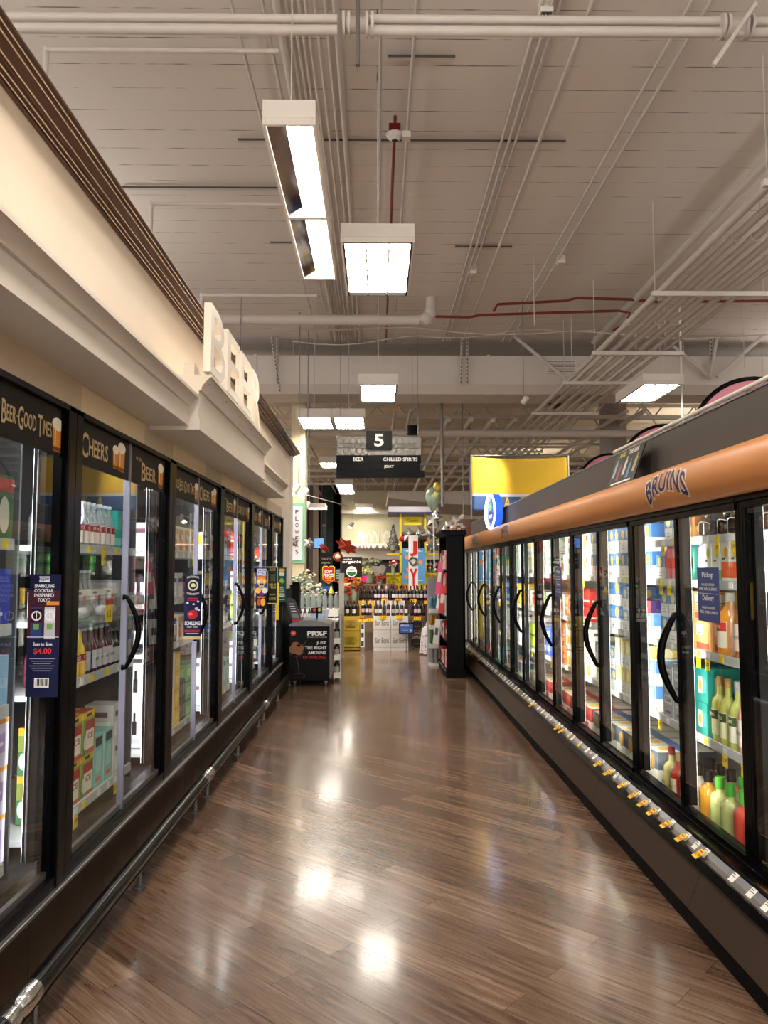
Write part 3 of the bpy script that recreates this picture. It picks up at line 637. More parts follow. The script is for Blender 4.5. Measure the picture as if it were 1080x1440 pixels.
carton('purw', 'can_pack', 'white and purple can pack', 'can pack', .3, .2, .185, '#ded2ea', [('r', 0, 1, .9, 1, '#e8a23c'), ('d', .3, .45, .16, .3, '#9a6cc0'), ('r', .5, .9, .3, .7, '#b79ad4'), ('r', .55, .85, .45, .52, '#f4eef8')])
carton('yelp', 'drink_carton', 'yellow lettered pack', 'drink carton', .12, .2, .2, '#dccb3e', [('t', 'ly', .5, .6, .3, '#2a2618', .5), ('d', .6, .2, .3, .16, '#c23a5e')])
carton('marg', 'bottle_carton', 'green margarita pack carton', 'bottle carton', .3, .18, .26, '#3d6b2c', [('r', 0, .4, 0, 1, '#27301f'), ('T', 'MARGARITA', .3, .25, .1, '#e9e5d6', .5), ('T', 'PACK', .3, .1, .09, '#e9e5d6', .3), ('d', .75, .4, .14, .28, '#d9d6c2'), ('r', .5, 1, .75, .95, '#b8503a')])
carton('marw', 'bottle_carton', 'navy and cream bottle carton', 'bottle carton', .2, .18, .24, '#2b2f5c', [('r', .2, .9, .1, .8, '#d9d2bd'), ('d', .5, .4, .2, .2, '#c9664a')])
carton('orpk', 'bottle_carton', 'orange and cream six pack', 'bottle carton', .17, .15, .2, '#e9ddc8', [('d', .5, .35, .35, .22, '#e07b32'), ('r', .1, .9, .7, .9, '#d8a46a'), ('d', .3, .6, .12, .1, '#b5412f')])
carton('wcan', 'can_pack', 'white and grey can pack', 'can pack', .15, .16, .19, '#d5d4cf', [('r', .1, .9, .1, .5, '#f0efea'), ('r', .2, .8, .65, .8, '#7a5560')])
carton('wbot', 'bottle_carton', 'white carton with dark bottle print', 'bottle carton', .2, .18, .265, '#dcdcd8', [('r', .42, .58, .3, .62, '#24221f'), ('r', .46, .54, .6, .82, '#24221f'), ('r', .25, .75, .1, .22, '#b9bcc0'), ('r', 0, .03, 0, 1, '#8e8e8c')])
carton('ycar', 'can_pack', 'yellow can pack', 'can pack', .15, .2, .13, '#f0c23c', [('r', .15, .85, .3, .7, '#f6dc84'), ('r', 0, 1, .94, 1, '#c98f22')])
carton('gcar', 'can_pack', 'bright green can pack', 'can pack', .14, .2, .14, '#5fb85a', [('r', .1, .9, .2, .6, '#a6dc8a'), ('r', 0, 1, .85, 1, '#1f6e4a')])
carton('dark', 'can_pack', 'dark slate can pack', 'can pack', .17, .2, .15, '#34343a', [('r', .1, .45, .2, .8, '#77736c'), ('r', .55, .9, .2, .8, '#8d8874'), ('r', .15, .4, .45, .5, '#26262a')])
carton('red', 'can_pack', 'bright red can pack', 'can pack', .2, .2, .14, '#c7342a', [('r', .1, .9, .2, .3, '#f1ded2'), ('r', 0, 1, .86, 1, '#8e1f1c')])
carton('yelw', 'bottle_carton', 'yellow and silver carton', 'bottle carton', .12, .16, .2, '#cfc9ac', [('r', .2, .8, .45, .85, '#e2b93a'), ('r', .1, .9, .1, .3, '#f0ede0')])
carton('blk6', 'bottle_carton', 'black and white bottle carrier', 'bottle carton', .16, .16, .17, '#26262a', [('r', .1, .4, .3, .8, '#cfcfd2'), ('r', .55, .85, .3, .8, '#b9bcc4'), ('r', .15, .35, .5, .6, '#8f2a2a')])
carton('brn', 'bottle_carton', 'brown and gold carton', 'bottle carton', .18, .16, .12, '#7d4c28', [('r', .1, .9, .3, .7, '#d59b4a'), ('r', 0, 1, .86, 1, '#c9a03c')])
carton('bluc', 'can_pack', 'blue and white can pack', 'can pack', .15, .2, .15, '#3563c4', [('r', .1, .9, .35, .7, '#e3e9f4')])
carton('ygc', 'can_pack', 'yellow green can pack', 'can pack', .15, .2, .14, '#b6cf3a', [('d', .5, .5, .28, .3, '#e9ef9a'), ('r', 0, 1, 0, .15, '#33502a')])
JUG = [(.93, .0), (1, .03), (1, .58), (.97, .64), (.86, .69), (.55, .725), (.38, .745), (.36, .88)]
TALL = [(.93, 0), (1, .03), (1, .54), (.97, .6), (.82, .66), (.48, .705), (.36, .73), (.35, .9)]
BEERB = [(.95, 0), (1, .03), (1, .5), (.85, .6), (.5, .72), (.4, .8), (.36, .95)]
HAND = [(.95, 0), (1, .05), (.96, .2), (1, .35), (1, .55), (.85, .66), (.5, .76), (.33, .82), (.33, .9)]
for k, nm, ds, col, cap in (('jgy', 'cocktail_jug', 'pale yellow jug with green cap', '#c9cf85', '#4fae3c'), ('jgr', 'cocktail_jug', 'coral red jug with green cap', '#d9503c', '#4fae3c'), ('jgo', 'cocktail_jug', 'orange jug with green cap', '#e58f2e', '#4fae3c'),
        ('jbo', 'cocktail_jug', 'orange jug with black cap', '#dd9a34', '#151515'), ('jbw', 'cocktail_jug', 'milky jug with black cap', '#c7bda8', '#151515'), ('jbr', 'cocktail_jug', 'dark red jug with black cap', '#7a2a2a', '#151515')):
    bottle(k, nm, ds, 'cocktail jug', .30, .061, JUG, col, cap, None, True, txt=None, flat=.85, capz=.79)
bottle('rgd', 'liquor_bottle', 'red liquor bottle with gold cap', 'liquor bottle', .3, .05, TALL, '#c23a24', '#b39a5a', '#e9d9b9', True, txt='RED', capz=.84)
bottle('yrd', 'liquor_bottle', 'yellow liquor bottle with red cap', 'liquor bottle', .31, .052, TALL, '#cdbf74', '#8f1f2c', '#d7c37c', True, txt='MARGARITA', capz=.84)
bottle('tgy', 'liquor_bottle', 'tall yellow-green bottle with gold cap', 'liquor bottle', .345, .047, TALL, '#b9b95a', '#b58f52', '#dcdcb0', True, txt='BUZZBALLZ', lcol2='#3a4a2a', capz=.86)
bottle('tsy', 'liquor_bottle', 'tall yellow-green bottle with silver cap', 'liquor bottle', .345, .047, TALL, '#bcc064', '#a9a9ac', '#e8e8d8', True, txt='LIME', lcol2='#47602f', capz=.86)
bottle('tsp', 'liquor_bottle', 'tall pink bottle with silver cap', 'liquor bottle', .345, .047, TALL, '#d9a08a', '#a9a9ac', '#e9d6cc', True, txt='ROSE', capz=.86)
bottle('ojg', 'cocktail_jug', 'large orange jug with cream label', 'cocktail jug', .33, .068, HAND, '#e8962a', '#e8e4da', '#efe3cf', True, txt='CHI-CHIS', lz=(.14, .55), lcol2='#cf4d3a')
bottle('ojb', 'cocktail_jug', 'brown orange jug with cream label', 'cocktail jug', .33, .06, HAND, '#b86a34', '#e8e4da', '#e6cdb9', True, txt='MUDSLIDE', lz=(.14, .55))
bottle('wsm', 'small_bottle', 'small white bottle with black cap', 'bottle', .2, .035, TALL, '#cfc8bd', '#1a1a1a', '#e9d9a9', True, capz=.84)
CAN = [(.8, 0), (1, .04), (1, .9), (.82, .96)]
for k, ds, col, l in (('cyl', 'tall yellow can with black band', '#e8c95a', '#23211d'), ('ctl', 'tall teal can with black band', '#3fae9c', '#23211d'), ('cpu', 'tall lilac can with pale label', '#b9a6d6', '#e3dff0'), ('cpk', 'tall pink can with red label', '#ee7f96', '#df4038'), ('cor', 'tall brown can with cream label', '#a56a2f', '#ece2c6')):
    bottle(k, 'tall_can', ds, 'tall can', .21, .048, CAN, col, col, l, True, capz=.95, lz=(.35, .65))
clearg = glassmat('clear_bottle_glass', (.8, .83, .82), 1.5, 1, .28, (.75, .78, .77))
bottle('cbr', 'clear_bottle', 'clear bottle with red label', 'bottle', .235, .037, BEERB, clearg, '#b9bcbd', '#e9e2d8', True, txt='ICE', lcol2='#a62a30', capz=.93, lz=(.1, .5))
bottle('pbr', 'pink_bottle', 'pink bottle with red label', 'bottle', .235, .037, BEERB, '#c2566a', '#b9bcbd', '#dd9aa4', True, txt='ICE', lcol2='#a62a30', capz=.93, lz=(.1, .5))
bottle('ybr', 'yellow_bottle', 'yellow bottle with red label', 'bottle', .235, .037, BEERB, '#dcbf2e', '#b9bcbd', '#e9b95a', True, txt='ICE', lcol2='#a62a30', capz=.93, lz=(.1, .5))
bottle('wbr', 'dark_bottle', 'wine-red bottle with white label', 'bottle', .235, .037, BEERB, '#5c2430', '#b9bcbd', '#d6d6dc', True, txt='WHITE', capz=.93, lz=(.1, .5))
bottle('dbt', 'dark_bottle', 'dark bottle with pale label', 'bottle', .2, .032, BEERB, '#241a14', '#8f8f92', '#cfd0cf', False, capz=.93, lz=(.1, .5))
bottle('cb2', 'clear_bottle', 'clear bottle with silver cap', 'bottle', .2, .032, BEERB, clearg, '#c9c9cc', None, False, capz=.93)
bottle('drk', 'dark_jar', 'dark glass jug with bronze cap', 'glass jug', .15, .05, TALL, mat('dark_glass', '#2b2119', .12, coat=.6), '#8a6a42', None, True, capz=.86)
ball = [(.5, 0), (.9, .2), (1, .5), (.9, .8), (.5, .97)]
bottle('rrd', 'round_drink_pack', 'round red drink pack', 'drink pack', .2, .1, ball, '#c92f22', '#c92f22', None, False, capz=.96)
bottle('rgn', 'round_drink_pack', 'round lime green drink pack', 'drink pack', .2, .1, ball, '#8fcf3c', '#8fcf3c', None, False, capz=.96)
for k in ('jgy', 'jgr', 'jgo', 'jbo', 'jbw', 'jbr', 'rgd', 'yrd', 'tgy', 'tsy', 'tsp', 'ojg', 'ojb', 'wsm', 'cyl', 'ctl', 'cpu', 'cpk', 'cor', 'cbr', 'pbr', 'ybr', 'wbr', 'dbt', 'cb2', 'drk', 'rrd', 'rgn'): PT[k]['round'] = True
# ---- right side: each list runs from the near end to the far end of a case
def R(u, li, seq, **k):
    y0, y1 = rk(-2 + 2 * u), rk(2 * u); z, nm = (RS + [(1.76, 'top shelf')])[li]
    run('R', y0 + .03, y1 - .03, z, nm, rname[u] if False else (['nearest', 'second', 'third', 'fourth', 'fifth', 'sixth', 'seventh', 'farthest'][u] if u >= 0 else 'out-of-picture') + ' right case', seq, w0=.14, **k)
R(-1, 3, [('s_yel', 11)]); R(-1, 2, [('teab', 6)]); R(-1, 1, [('wcan', 8)]); R(-1, 0, [('casew', 6)])
R(0, 3, [('s_yel', 11, 2)]); R(0, 2, [('teab', 3), ('ojg', 5)]); R(0, 1, [('wcan', 9, 2)]); R(0, 0, [('casew', 3), ('jbo', 6)])
R(1, 0, [('jgo', 2, 1, 2), ('jgr', 2, 1, 2), ('jgy', 2, 1, 2), ('jbo', 1, 1, 2), ('jbw', 1, 1, 2), ('jbr', 1, 1, 2), ('rgd', 1, 1, 2), ('yrd', 1, 1, 2), ('s_yel', 2, 2)], gap=.016)
R(1, 1, [('tsy', 3), ('tsp', 1), ('tsy', 1), ('tgy', 2), ('teal', 2, 2), ('silv', 2, 2), ('s_grn', 2, 2)], gap=.01)
R(1, 2, [('wsm', 4, 1, 2), ('ojb', 1), ('_', .06), ('ojg', 1), ('_', .03), ('teab', 2, 2), ('_', .03), ('s_pal', 6, 2)], gap=.008)
R(1, 3, [('cpu', 2), ('ora2', 3), ('gre2', 2), ('cpu', 1), ('_', .08), ('ctl', 1), ('cyl', 1), ('cpk', 2), ('s_pal', 2)], gap=.008)
R(1, 4, [('drk', 2), ('_', .1), ('drk', 2), ('_', .1), ('drk', 1), ('ambr', 1), ('pinkp', 0), ('ambr', 1), ('s_pal', 1)], gap=.03)
R(2, 3, [('s_yel', 11, 2)]); R(2, 2, [('s_pal', 1), ('purp', 1, 2), ('s_pal', 1, 2), ('wide', 2, 2), ('s_pal', 1, 2)])
R(2, 1, [('s_pal', 1, 2), ('s_yl2', 6, 2), ('s_pal', 5, 2)]); R(2, 0, [('casew', 7)])
R(3, 3, [('whgr', 4, 2), ('white', 3, 1)]); R(3, 2, [('red', 1, 2), ('white', 3, 1), ('coral', 1), ('white', 2), ('coral', 2)]); R(3, 1, [('oran', 6, 2), ('coral', 4, 2)]); R(3, 0, [('caser', 4)])
R(4, 3, [('s_min', 6, 2), ('s_yl2', 4, 2)]); R(4, 2, [('white', 1), ('rgn', 2), ('rrd', 2), ('white', 2), ('red', 1)]); R(4, 1, [('bluc', 2, 2), ('wcan', 2, 2), ('ygc', 3, 2), ('wcan', 2)]); R(4, 0, [('caser', 2), ('caseg', 2)])
R(5, 3, [('s_min', 2, 2), ('gcar', 4, 2), ('s_grn', 2)]); R(5, 2, [('ycar', 2, 2), ('wcan', 3), ('bluc', 3, 2)]); R(5, 1, [('wcan', 9, 2)]); R(5, 0, [('casew', 7)])
R(6, 3, [('s_grn', 5), ('gcar', 4, 2)]); R(6, 2, [('ycar', 1, 2), ('bluc', 2), ('dark', 4, 2)]); R(6, 1, [('dark', 3, 2), ('teal', 5)]); R(6, 0, [('tealc', 3), ('dark', 4)])
R(7, 3, [('wcan', 6), ('s_grn', 3)]); R(7, 2, [('dark', 7, 2)]); R(7, 1, [('dark', 5), ('teal', 2)]); R(7, 0, [('red', 3), ('dark', 3)])
# ---- left side
def Lf(u, li, seq, **k):
    z, nm = LS[li]; run('L', LU[u] + [.17, .34, .27, .27, .27, .2][u], LU[u + 1] - (.06 if u == 0 else .1), z, nm, ['nearest', 'second', 'third', 'fourth', 'fifth', 'farthest'][u] + ' left cooler', seq, w0=.165, **k)
Lf(0, 3, [('_', .37), ('marw', 1), ('marg', 1), ('_', .06), ('marg', 1)]); Lf(0, 2, [('_', .33), ('blup', 3)]); Lf(0, 1, [('_', .33), ('lblu', 3)]); Lf(0, 0, [('_', .23), ('yelp', 1, 2), ('purw', 2, 3), ('purw', 1, 3), ('yelp', 1, 2)])
Lf(1, 3, [('cbr', 10, 1, 2), ('tealn', 1), ('_', .1), ('wcan', 1)], gap=.004); Lf(1, 2, [('flow', 4), ('silv', 1)]); Lf(1, 1, [('pbr', 3, 1, 2), ('ybr', 2, 1, 2), ('wbr', 5, 1, 2), ('dbt', 2), ('purw', 0), ('dark', 1, 2)], gap=.004)
Lf(1, 0, [('ice', 3, 2), ('tealc', 2), ('wcan', 1, 2), ('_', .02), ('orpk', 1)])
Lf(2, 3, [('wcan', 3), ('orpk', 4), ('bluc', 1)]); Lf(2, 2, [('blk6', 3), ('wcan', 2), ('red', 1, 1), ('red', 1)]); Lf(2, 1, [('blk6', 4), ('orpk', 2), ('coral', 1)]); Lf(2, 0, [('wbot', 3, 2), ('ycar', 1, 4), ('dark', 1, 2), ('gcar', 2, 3)])
Lf(3, 3, [('yelw', 5), ('wcan', 2), ('red', 2, 2)]); Lf(3, 2, [('brn', 2), ('orpk', 1), ('bluc', 3)]); Lf(3, 1, [('yelw', 5), ('wcan', 2), ('bluc', 1)]); Lf(3, 0, [('wcan', 4, 2), ('wbot', 1, 2), ('tealc', 2), ('bluc', 1, 3)])
Lf(4, 3, [('red', 6, 2)]); Lf(4, 2, [('wcan', 4), ('bluc', 3)]); Lf(4, 1, [('ygc', 3, 2), ('bluc', 3, 2)]); Lf(4, 0, [('wcan', 3, 2), ('ygc', 2, 3), ('dark', 3, 2)])
Lf(5, 3, [('red', 3, 1)]); Lf(5, 2, [('dark', 3)]); Lf(5, 1, [('dark', 3, 2)]); Lf(5, 0, [('dark', 3, 2)])
# bottles standing in the flower carriers of the second left cooler
for i in range(9):
    for r in range(1):
        place('cb2', XL - .24, 3.56 + i * .065, 1.385, 0, f'clear bottle with silver cap, {near(i)}, standing in white flower carriers, second left cooler', 'clear bottles in the flower carriers')
# clear tray hung on the door
m = MB(); 
for a in ((XL - .135, XL - .13, 3.38, 4.42, 1.34, 1.46), (XL - .06, XL - .055, 3.38, 4.42, 1.33, 1.45), (XL - .135, XL - .055, 3.38, 4.42, 1.33, 1.335), (XL - .135, XL - .055, 3.38, 3.385, 1.33, 1.46), (XL - .135, XL - .055, 4.415, 4.42, 1.33, 1.46)): m.box(*a, acryl)
m.box(XL - .054, XL - .053, 3.82, 3.92, 1.33, 1.43, yel); m.box(XL - .053, XL - .052, 3.82, 3.92, 1.415, 1.44, redc); m.text('1.5', .035, blk, LM(XL - .0525, 3.87, 1.37), .02)
tag(m.build('clear_tray'), 'clear plastic tray with yellow price card in front of the middle shelf, second left cooler', 'tray')
for i in range(4):
    m = MB(); m.ball((0, 0, 0), .028, .055, .026, cm('#d8d6d0'), 10, 6); o = m.build('lime_shaped_bottle'); o.location = (XL - .095, 3.5 + i * .13 + (.12 if i > 1 else 0), 1.362)
    for v in o.data.vertices: pass
    tag(o, f'small white rounded packet lying in the clear tray, {near(i)}', 'packet', 'packets in the clear tray')
# ---- flag signs standing out from the left doors
def flag(y, z0, z1, lab, draw, x1=-1.15, bg_='#1a1c3f', name='flag_sign', frame=None):
    t = thing(name, lab, 'flag sign', (XL + .03, y, (z0 + z1) / 2)); wd = x1 - (XL + .015); zc = (z0 + z1) / 2; xc = XL + .015 + wd / 2; h = z1 - z0
    m = MB(); m.box(XL + .015, x1, y, y + .004, z0, z1, cm(bg_)); M = plane((xc, y - .0008, zc), (1, 0, 0), (0, 0, 1)); draw(m, M, wd, h); m.build('panel', t)
    b = MB(); b.box(XL + .001, XL + .02, y - .002, y + .03, z1 - .05, z1 - .01, black); b.box(XL + .001, XL + .03, y + .004, y + .012, z1 - .045, z1 - .02, black); b.build('bracket', t)
    return t
def d0(m, M, w, h):
    T = lambda s, hh, cy, c='#e6e6ea', ww=None, cx=0: m.text(s, hh, cm(c), M, .02, w=ww, z=.0006, cx=cx, cy=cy)
    m.rect(0, h * .18, w, h * .38, cm('#43202a'), M, .0002); m.rect(0, h * .435, w, h * .13, cm('#141637'), M, .0003); m.rect(0, h * .46, w * .34, .02, cm('#d9d9de'), M, .0004); T('NEW!', .012, h * .46, '#1a1c3f')
    for i, s in enumerate(('SPARKLING', 'COCKTAIL', 'INSPIRED', 'TOKYO')): T(s, .013, h * .405 - i * .017, ww=w * (.62 if i < 3 else .4))
    m.rect(w * .28, h * .262, w * .4, .014, cm('#d98a2e'), M, .0004)
    for cx, c, g in ((-w * .22, '#27417a', '#3a0f18'), (w * .2, '#b9b6bb', '#d9d4d6')):
        m.rect(cx, h * .1, w * .34, .115, cm(c), M, .0007); m.rect(cx, h * .16, w * .34, .05, cm(g), M, .001); m.ring(cx, h * .16, .013, .018, cm('#eee'), M, .0014); m.rect(cx, h * .16, .003, .03, cm('#eee'), M, .0014); m.rect(cx, h * .07, .02, .02, cm('#7ca04a'), M, .0014)
    m.rect(0, -h * .014, w, .002, wht, M, .001)
    T('Scan to Save', .012, -h * .07, ww=w * .6); T('$4.00', .024, -h * .13, '#e0343a', w * .56)
    for i in range(6): m.rect(0, -h * .19 - i * .0085, w * (.8 - .12 * (i % 3)), .0022, cm('#a8a8c0'), M, .0008)
    m.rect(0, -h * .385, w * .46, .034, wht, M, .0008)
    for i in range(9): m.rect(-w * .17 + i * w * .0425, -h * .38, .0016 + .0012 * (i % 3), .024, blk, M, .0012)
flag(2.82, 1.135, 1.575, 'navy cocktail flag sign reading Scan to Save $4.00, nearest on the left', d0)
def d1(m, M, w, h):
    m.disc(0, h * .33, w * .3, w * .3, cm('#e3d9a6'), M, .0004); m.disc(0, h * .33, w * .22, w * .22, cm('#11163a'), M, .0008); m.disc(0, h * .33, w * .14, w * .12, cm('#e3d9a6'), M, .0012)
    m.text('NATIONAL', .013, cm('#e6e0c0'), M, .02, w=w * .7, z=.0005, cy=h * .45, arch=.006); m.text('CIDER MONTH', .013, cm('#e6e0c0'), M, .02, w=w * .7, z=.0005, cy=h * .21, arch=-.006)
    m.rect(0, h * .13, w * .55, .006, redc, M, .0004); m.rect(0, h * .1, w * .6, .006, redc, M, .0004)
    m.disc(0, -h * .12, w * .3, .03, cm('#b5272c'), M, .0004); m.disc(-w * .12, -h * .11, .014, .009, cm('#e6706a'), M, .0008); m.disc(w * .22, h * -.03, .012, .01, cm('#c9c9cc'), M, .0004)
    for a, b_ in ((-.3, .06), (.05, .04), (.3, .08), (.35, -.05)): m.disc(w * a, h * b_, .008, .006, cm('#d8d8dc'), M, .0004)
    m.text('SCHILLING', .026, wht, M, .03, w=w * .88, z=.0005, cy=-h * .25); m.text('HARD  CIDER', .009, wht, M, .01, w=w * .6, z=.0005, cy=-h * .31)
    m.text('EXCELSIOR', .016, cm('#d2333c'), M, .02, w=w * .85, z=.0005, cy=-h * .37); m.rect(0, -h * .41, w * .7, .004, wht, M, .0005); m.rect(0, -h * .475, w, .02, cm('#c9b27c'), M, .0006)
flag(5.09, 1.13, 1.555, 'navy hard cider flag sign with red logo on the third left cooler', d1)
def d2(m, M, w, h):
    m.rect(0, h * .2, w, h * .6, cm('#2a3a80'), M, .0001); m.text('VOODOO', .035, wht, M, .03, w=w * .85, z=.0006, cy=h * .43); m.text('RANGER', .035, wht, M, .03, w=w * .85, z=.0006, cy=h * .34); m.rect(0, h * .27, w * .8, .018, cm('#d97a2a'), M, .0004)
    for i, (a, r) in enumerate(((-.25, .035), (0, .045), (.25, .035))): m.disc(w * a, h * .17, r * .7, r, cm('#e8872e'), M, .0005 + i * .0002); m.disc(w * a, h * .16, r * .4, r * .6, cm('#f6d37a'), M, .0012)
    m.disc(0, h * .08, w * .25, .05, cm('#c9b48e'), M, .0015); m.disc(-w * .09, h * .09, .01, .012, blk, M, .002); m.disc(w * .09, h * .09, .01, .012, blk, M, .002); m.rect(0, h * .02, w * .2, .01, blk, M, .002)
    m.disc(0, -h * .1, w * .28, .05, cm('#6a2c86'), M, .0006); m.disc(-w * .3, -h * .06, .03, .03, cm('#e2a640'), M, .0007); m.disc(w * .3, -h * .06, .03, .03, cm('#e7e2d2'), M, .0007)
    m.rect(0, -h * .34, w * .95, h * .3, cm('#1f1210'), M, .0009); m.disc(-w * .2, -h * .34, .02, .04, cm('#c9462e'), M, .0013); m.disc(w * .15, -h * .34, .025, .04, cm('#e8b24a'), M, .0013); m.rect(0, -h * .22, w * .7, .014, cm('#e08a30'), M, .0013)
flag(8.1, 1.17, 1.60, 'blue VOODOO RANGER flag sign with skull and flames on the left coolers', d2)
def d3(m, M, w, h):
    m.rect(0, 0, w * .9, h * .95, cm('#241f14'), M, .0004); m.text('BAD', .03, cm('#8b8776'), M, .03, w=w * .6, z=.0006, cy=h * .42)
    m.rect(0, h * .2, w * .6, h * .2, cm('#3b4a38'), M, .0006); m.text('VEUS', .06, cm('#a79a5e'), M, .02, w=w * .7, z=.0008, cy=-h * .02); m.rect(0, -h * .25, w * .6, .02, cm('#6f6538'), M, .0006); m.text('CANS', .03, cm('#a79a5e'), M, .02, w=w * .7, z=.0008, cy=-h * .36)
flag(8.95, 1.18, 1.61, 'dark flag sign with yellow border behind the blue one on the left', d3, bg_='#cfc06a')
def d4(m, M, w, h):
    m.disc(0, h * .42, w * .35, .02, cm('#c98c2c'), M, .0004); m.text('SIERRA', .03, wht, M, .02, w=w * .6, z=.0006, cy=h * .33); m.text('NEVADA', .02, wht, M, .02, w=w * .5, z=.0006, cy=h * .28)
    for a, b_ in ((-.15, .12), (0, .16), (.15, .1), (.05, .08)): m.disc(w * a, h * b_, .018, .015, cm('#8ba23a'), M, .0005)
    for i, s in enumerate(('HAZY', 'LITTLE THING', 'VARIETY')): m.text(s, .018, cm('#c9dcc9'), M, .02, w=w * (.4 + .12 * i), z=.0006, cy=-h * (.08 + .06 * i))
    m.rect(0, -h * .3, w * .65, .045, cm('#aebfb0'), M, .0005); m.text('HAZE', .018, cm('#1f3b34'), M, .02, z=.0009, cy=-h * .3); m.rect(0, -h * .42, w * .7, .01, cm('#8fa394'), M, .0005)
flag(9.82, 1.16, 1.60, 'dark green flag sign with hops, farthest along the left coolers', d4, bg_='#1d3f38')
m = MB(); m.box(-1.20, -1.165, 9.2, 9.204, .98, 1.42, yel); tag(m.build('hanging_tag_strip'), 'narrow yellow tag strip hanging below the dark flag sign', 'tag strip')
m = MB(); m.box(XL + .001, XL + .004, 0, .001, 0, .001, acryl)
# ------------------------------------------------------------------ ceiling lights
def troffer(x0, x1, y0, y1, z, lab, cols=3, rows=6, hh=.17, rods=True, grp='boxed ceiling lights', bare=None, up=False):
    t = thing('ceiling_light', lab, 'ceiling light', ((x0 + x1) / 2, (y0 + y1) / 2, z), grp)
    m = MB(); e = .022
    m.box(x0 - e, x1 + e, y0 - e, y1 + e, z + .05, z + hh, white)
    for a in ((x0 - e, x0, y0 - e, y1 + e), (x1, x1 + e, y0 - e, y1 + e), (x0, x1, y0 - e, y0), (x0, x1, y1, y1 + e)): m.box(*a, z, z + .05, white)
    m.build('housing', t, .004)
    if up: u_ = MB(); u_.box(x0 + .03, x1 - .03, y0 + .05, y1 - .05, z + hh, z + hh + .01, mat('added_uplight_glow', '#ffffff', .4, emit=22, ecol='#fff6ee')); u_.build('added_uplight', t)  # upward glow added on the housing to brighten the ceiling
    if bare:
        xm = x0 + (x1 - x0) * .42
        r = MB(); r.poly([(x0, y0, z + .012), (x0, y1, z + .012), (xm, y1, z + .046), (xm, y0, z + .046)], mat('mirror_reflector', '#b9bcc0', .06, 1)); r.build('reflector', t)
        d = MB(); d.box(xm, x1 - .03, y0 + .01, y1 - .01, z + .03, z + .045, lampm); d.build('lamp', t)
        f_ = MB(); f_.box(x0, x1, (y0 + y1) / 2 - .02, (y0 + y1) / 2 + .02, z + .0, z + .045, white); f_.build('divider', t)
    else:
        g = MB(); g.box(x0 - .001, x0 + .012, y0, y1, z - .004, z + .03, black); g.box(x1 - .012, x1 + .001, y0, y1, z - .004, z + .03, black); g.box(x0, x1, y1 - .012, y1, z - .004, z + .03, black); g.box(x0, x1, y0, y0 + .01, z - .004, z + .03, black); g.build('trim', t)
        d = MB(); d.box(x0 + .01, x1 - .01, y0 + .01, y1 - .01, z + .035, z + .046, lampm); d.build('diffuser', t)
        l = MB(); lm = mat('louver_white', '#f4f1ea', .35)
        for i in range(1, cols): xx = x0 + (x1 - x0) * i / cols; l.box(xx - .007, xx + .007, y0 + .01, y1 - .01, z + .004, z + .036, lm)
        for i in range(1, rows): yy = y0 + (y1 - y0) * i / rows; l.prism([(yy - .016, z + .036), (yy - .009, z + .006), (yy + .009, z + .006), (yy + .016, z + .036)], x0 + .01, x1 - .01, lm, ax='x')
        l.build('louver', t)
    if rods:
        for yy in ((y0 + .1), (y1 - .1)): r = MB(); r.tube(((x0 + x1) / 2, yy, z + hh), ((x0 + x1) / 2, yy, CZ), .006 if not bare else .004, pipem, 6); r.build('hanger_rod', t)
troffer(-.72, -.42, 4.80, 7.45, 4.45, 'long narrow ceiling light with mirror reflector and bare tube, nearest the camera', bare=True)
troffer(-.30, .31, 6.59, 7.9, 4.45, 'square-looking boxed ceiling light just right of the long narrow one')
troffer(-.27, .31, 11.86, 13.2, 4.45, 'boxed ceiling light centred below the big duct')
troffer(-1.52, -.89, 14.5, 15.85, 4.45, 'left half of the paired boxed ceiling lights above the aisle sign')
troffer(-.84, -.25, 14.5, 15.85, 4.45, 'right half of the paired boxed ceiling lights above the aisle sign')
troffer(4.17, 4.77, 11.8, 13.15, 4.45, 'boxed ceiling light on the right below the white pipe bundle')
troffer(-1.55, -.95, 20.5, 21.8, 4.4, 'small boxed ceiling light peeking out left of the aisle sign')
for i in range(3): troffer(-1.48, -.88, 27.2 + i * 1.35, 28.5 + i * 1.35, 4.55, 'far boxed ceiling light in the row under the aisle sign, ' + near(i), rods=i == 0)
for i, (px, py, Y) in enumerate([(444, 714, 30), (513, 741, 36), (541, 715, 34), (512, 714, 32)]):
    p = PY(px, py, Y); troffer(p.x - .35, p.x + .35, Y, Y + 1.2, p.z, ['small far ceiling light above the dark entrance', 'small far ceiling light left of the yellow booth', 'small far ceiling light beside the white canopy', 'small far ceiling light left of the white canopy'][i], grp='small far ceiling lights')
for i, (x, y) in enumerate([(-.3, -1.8), (-.3, 1.6), (4.2, 3.0), (6.5, 7.4), (-5, 3.5), (-5, 8.5), (8.5, 6), (8.5, 14), (9, 22), (-6, 16), (9.2, 17), (10, 26), (-7, 20), (-8, 30), (-6, 24), (6, 30)]):  # fixtures added out of view to lift ceiling and far store brightness
    troffer(x, x + .6, y, y + 1.22, 4.45, 'added unseen ceiling light outside the near aisle, standing free of the others' if False else f'added unseen ceiling light with upward glow over the {"left" if x < -1 else "right" if x > 2 else "centre"} of the shop, {near(i)}', grp='boxed ceiling lights', rods=False, up=True)
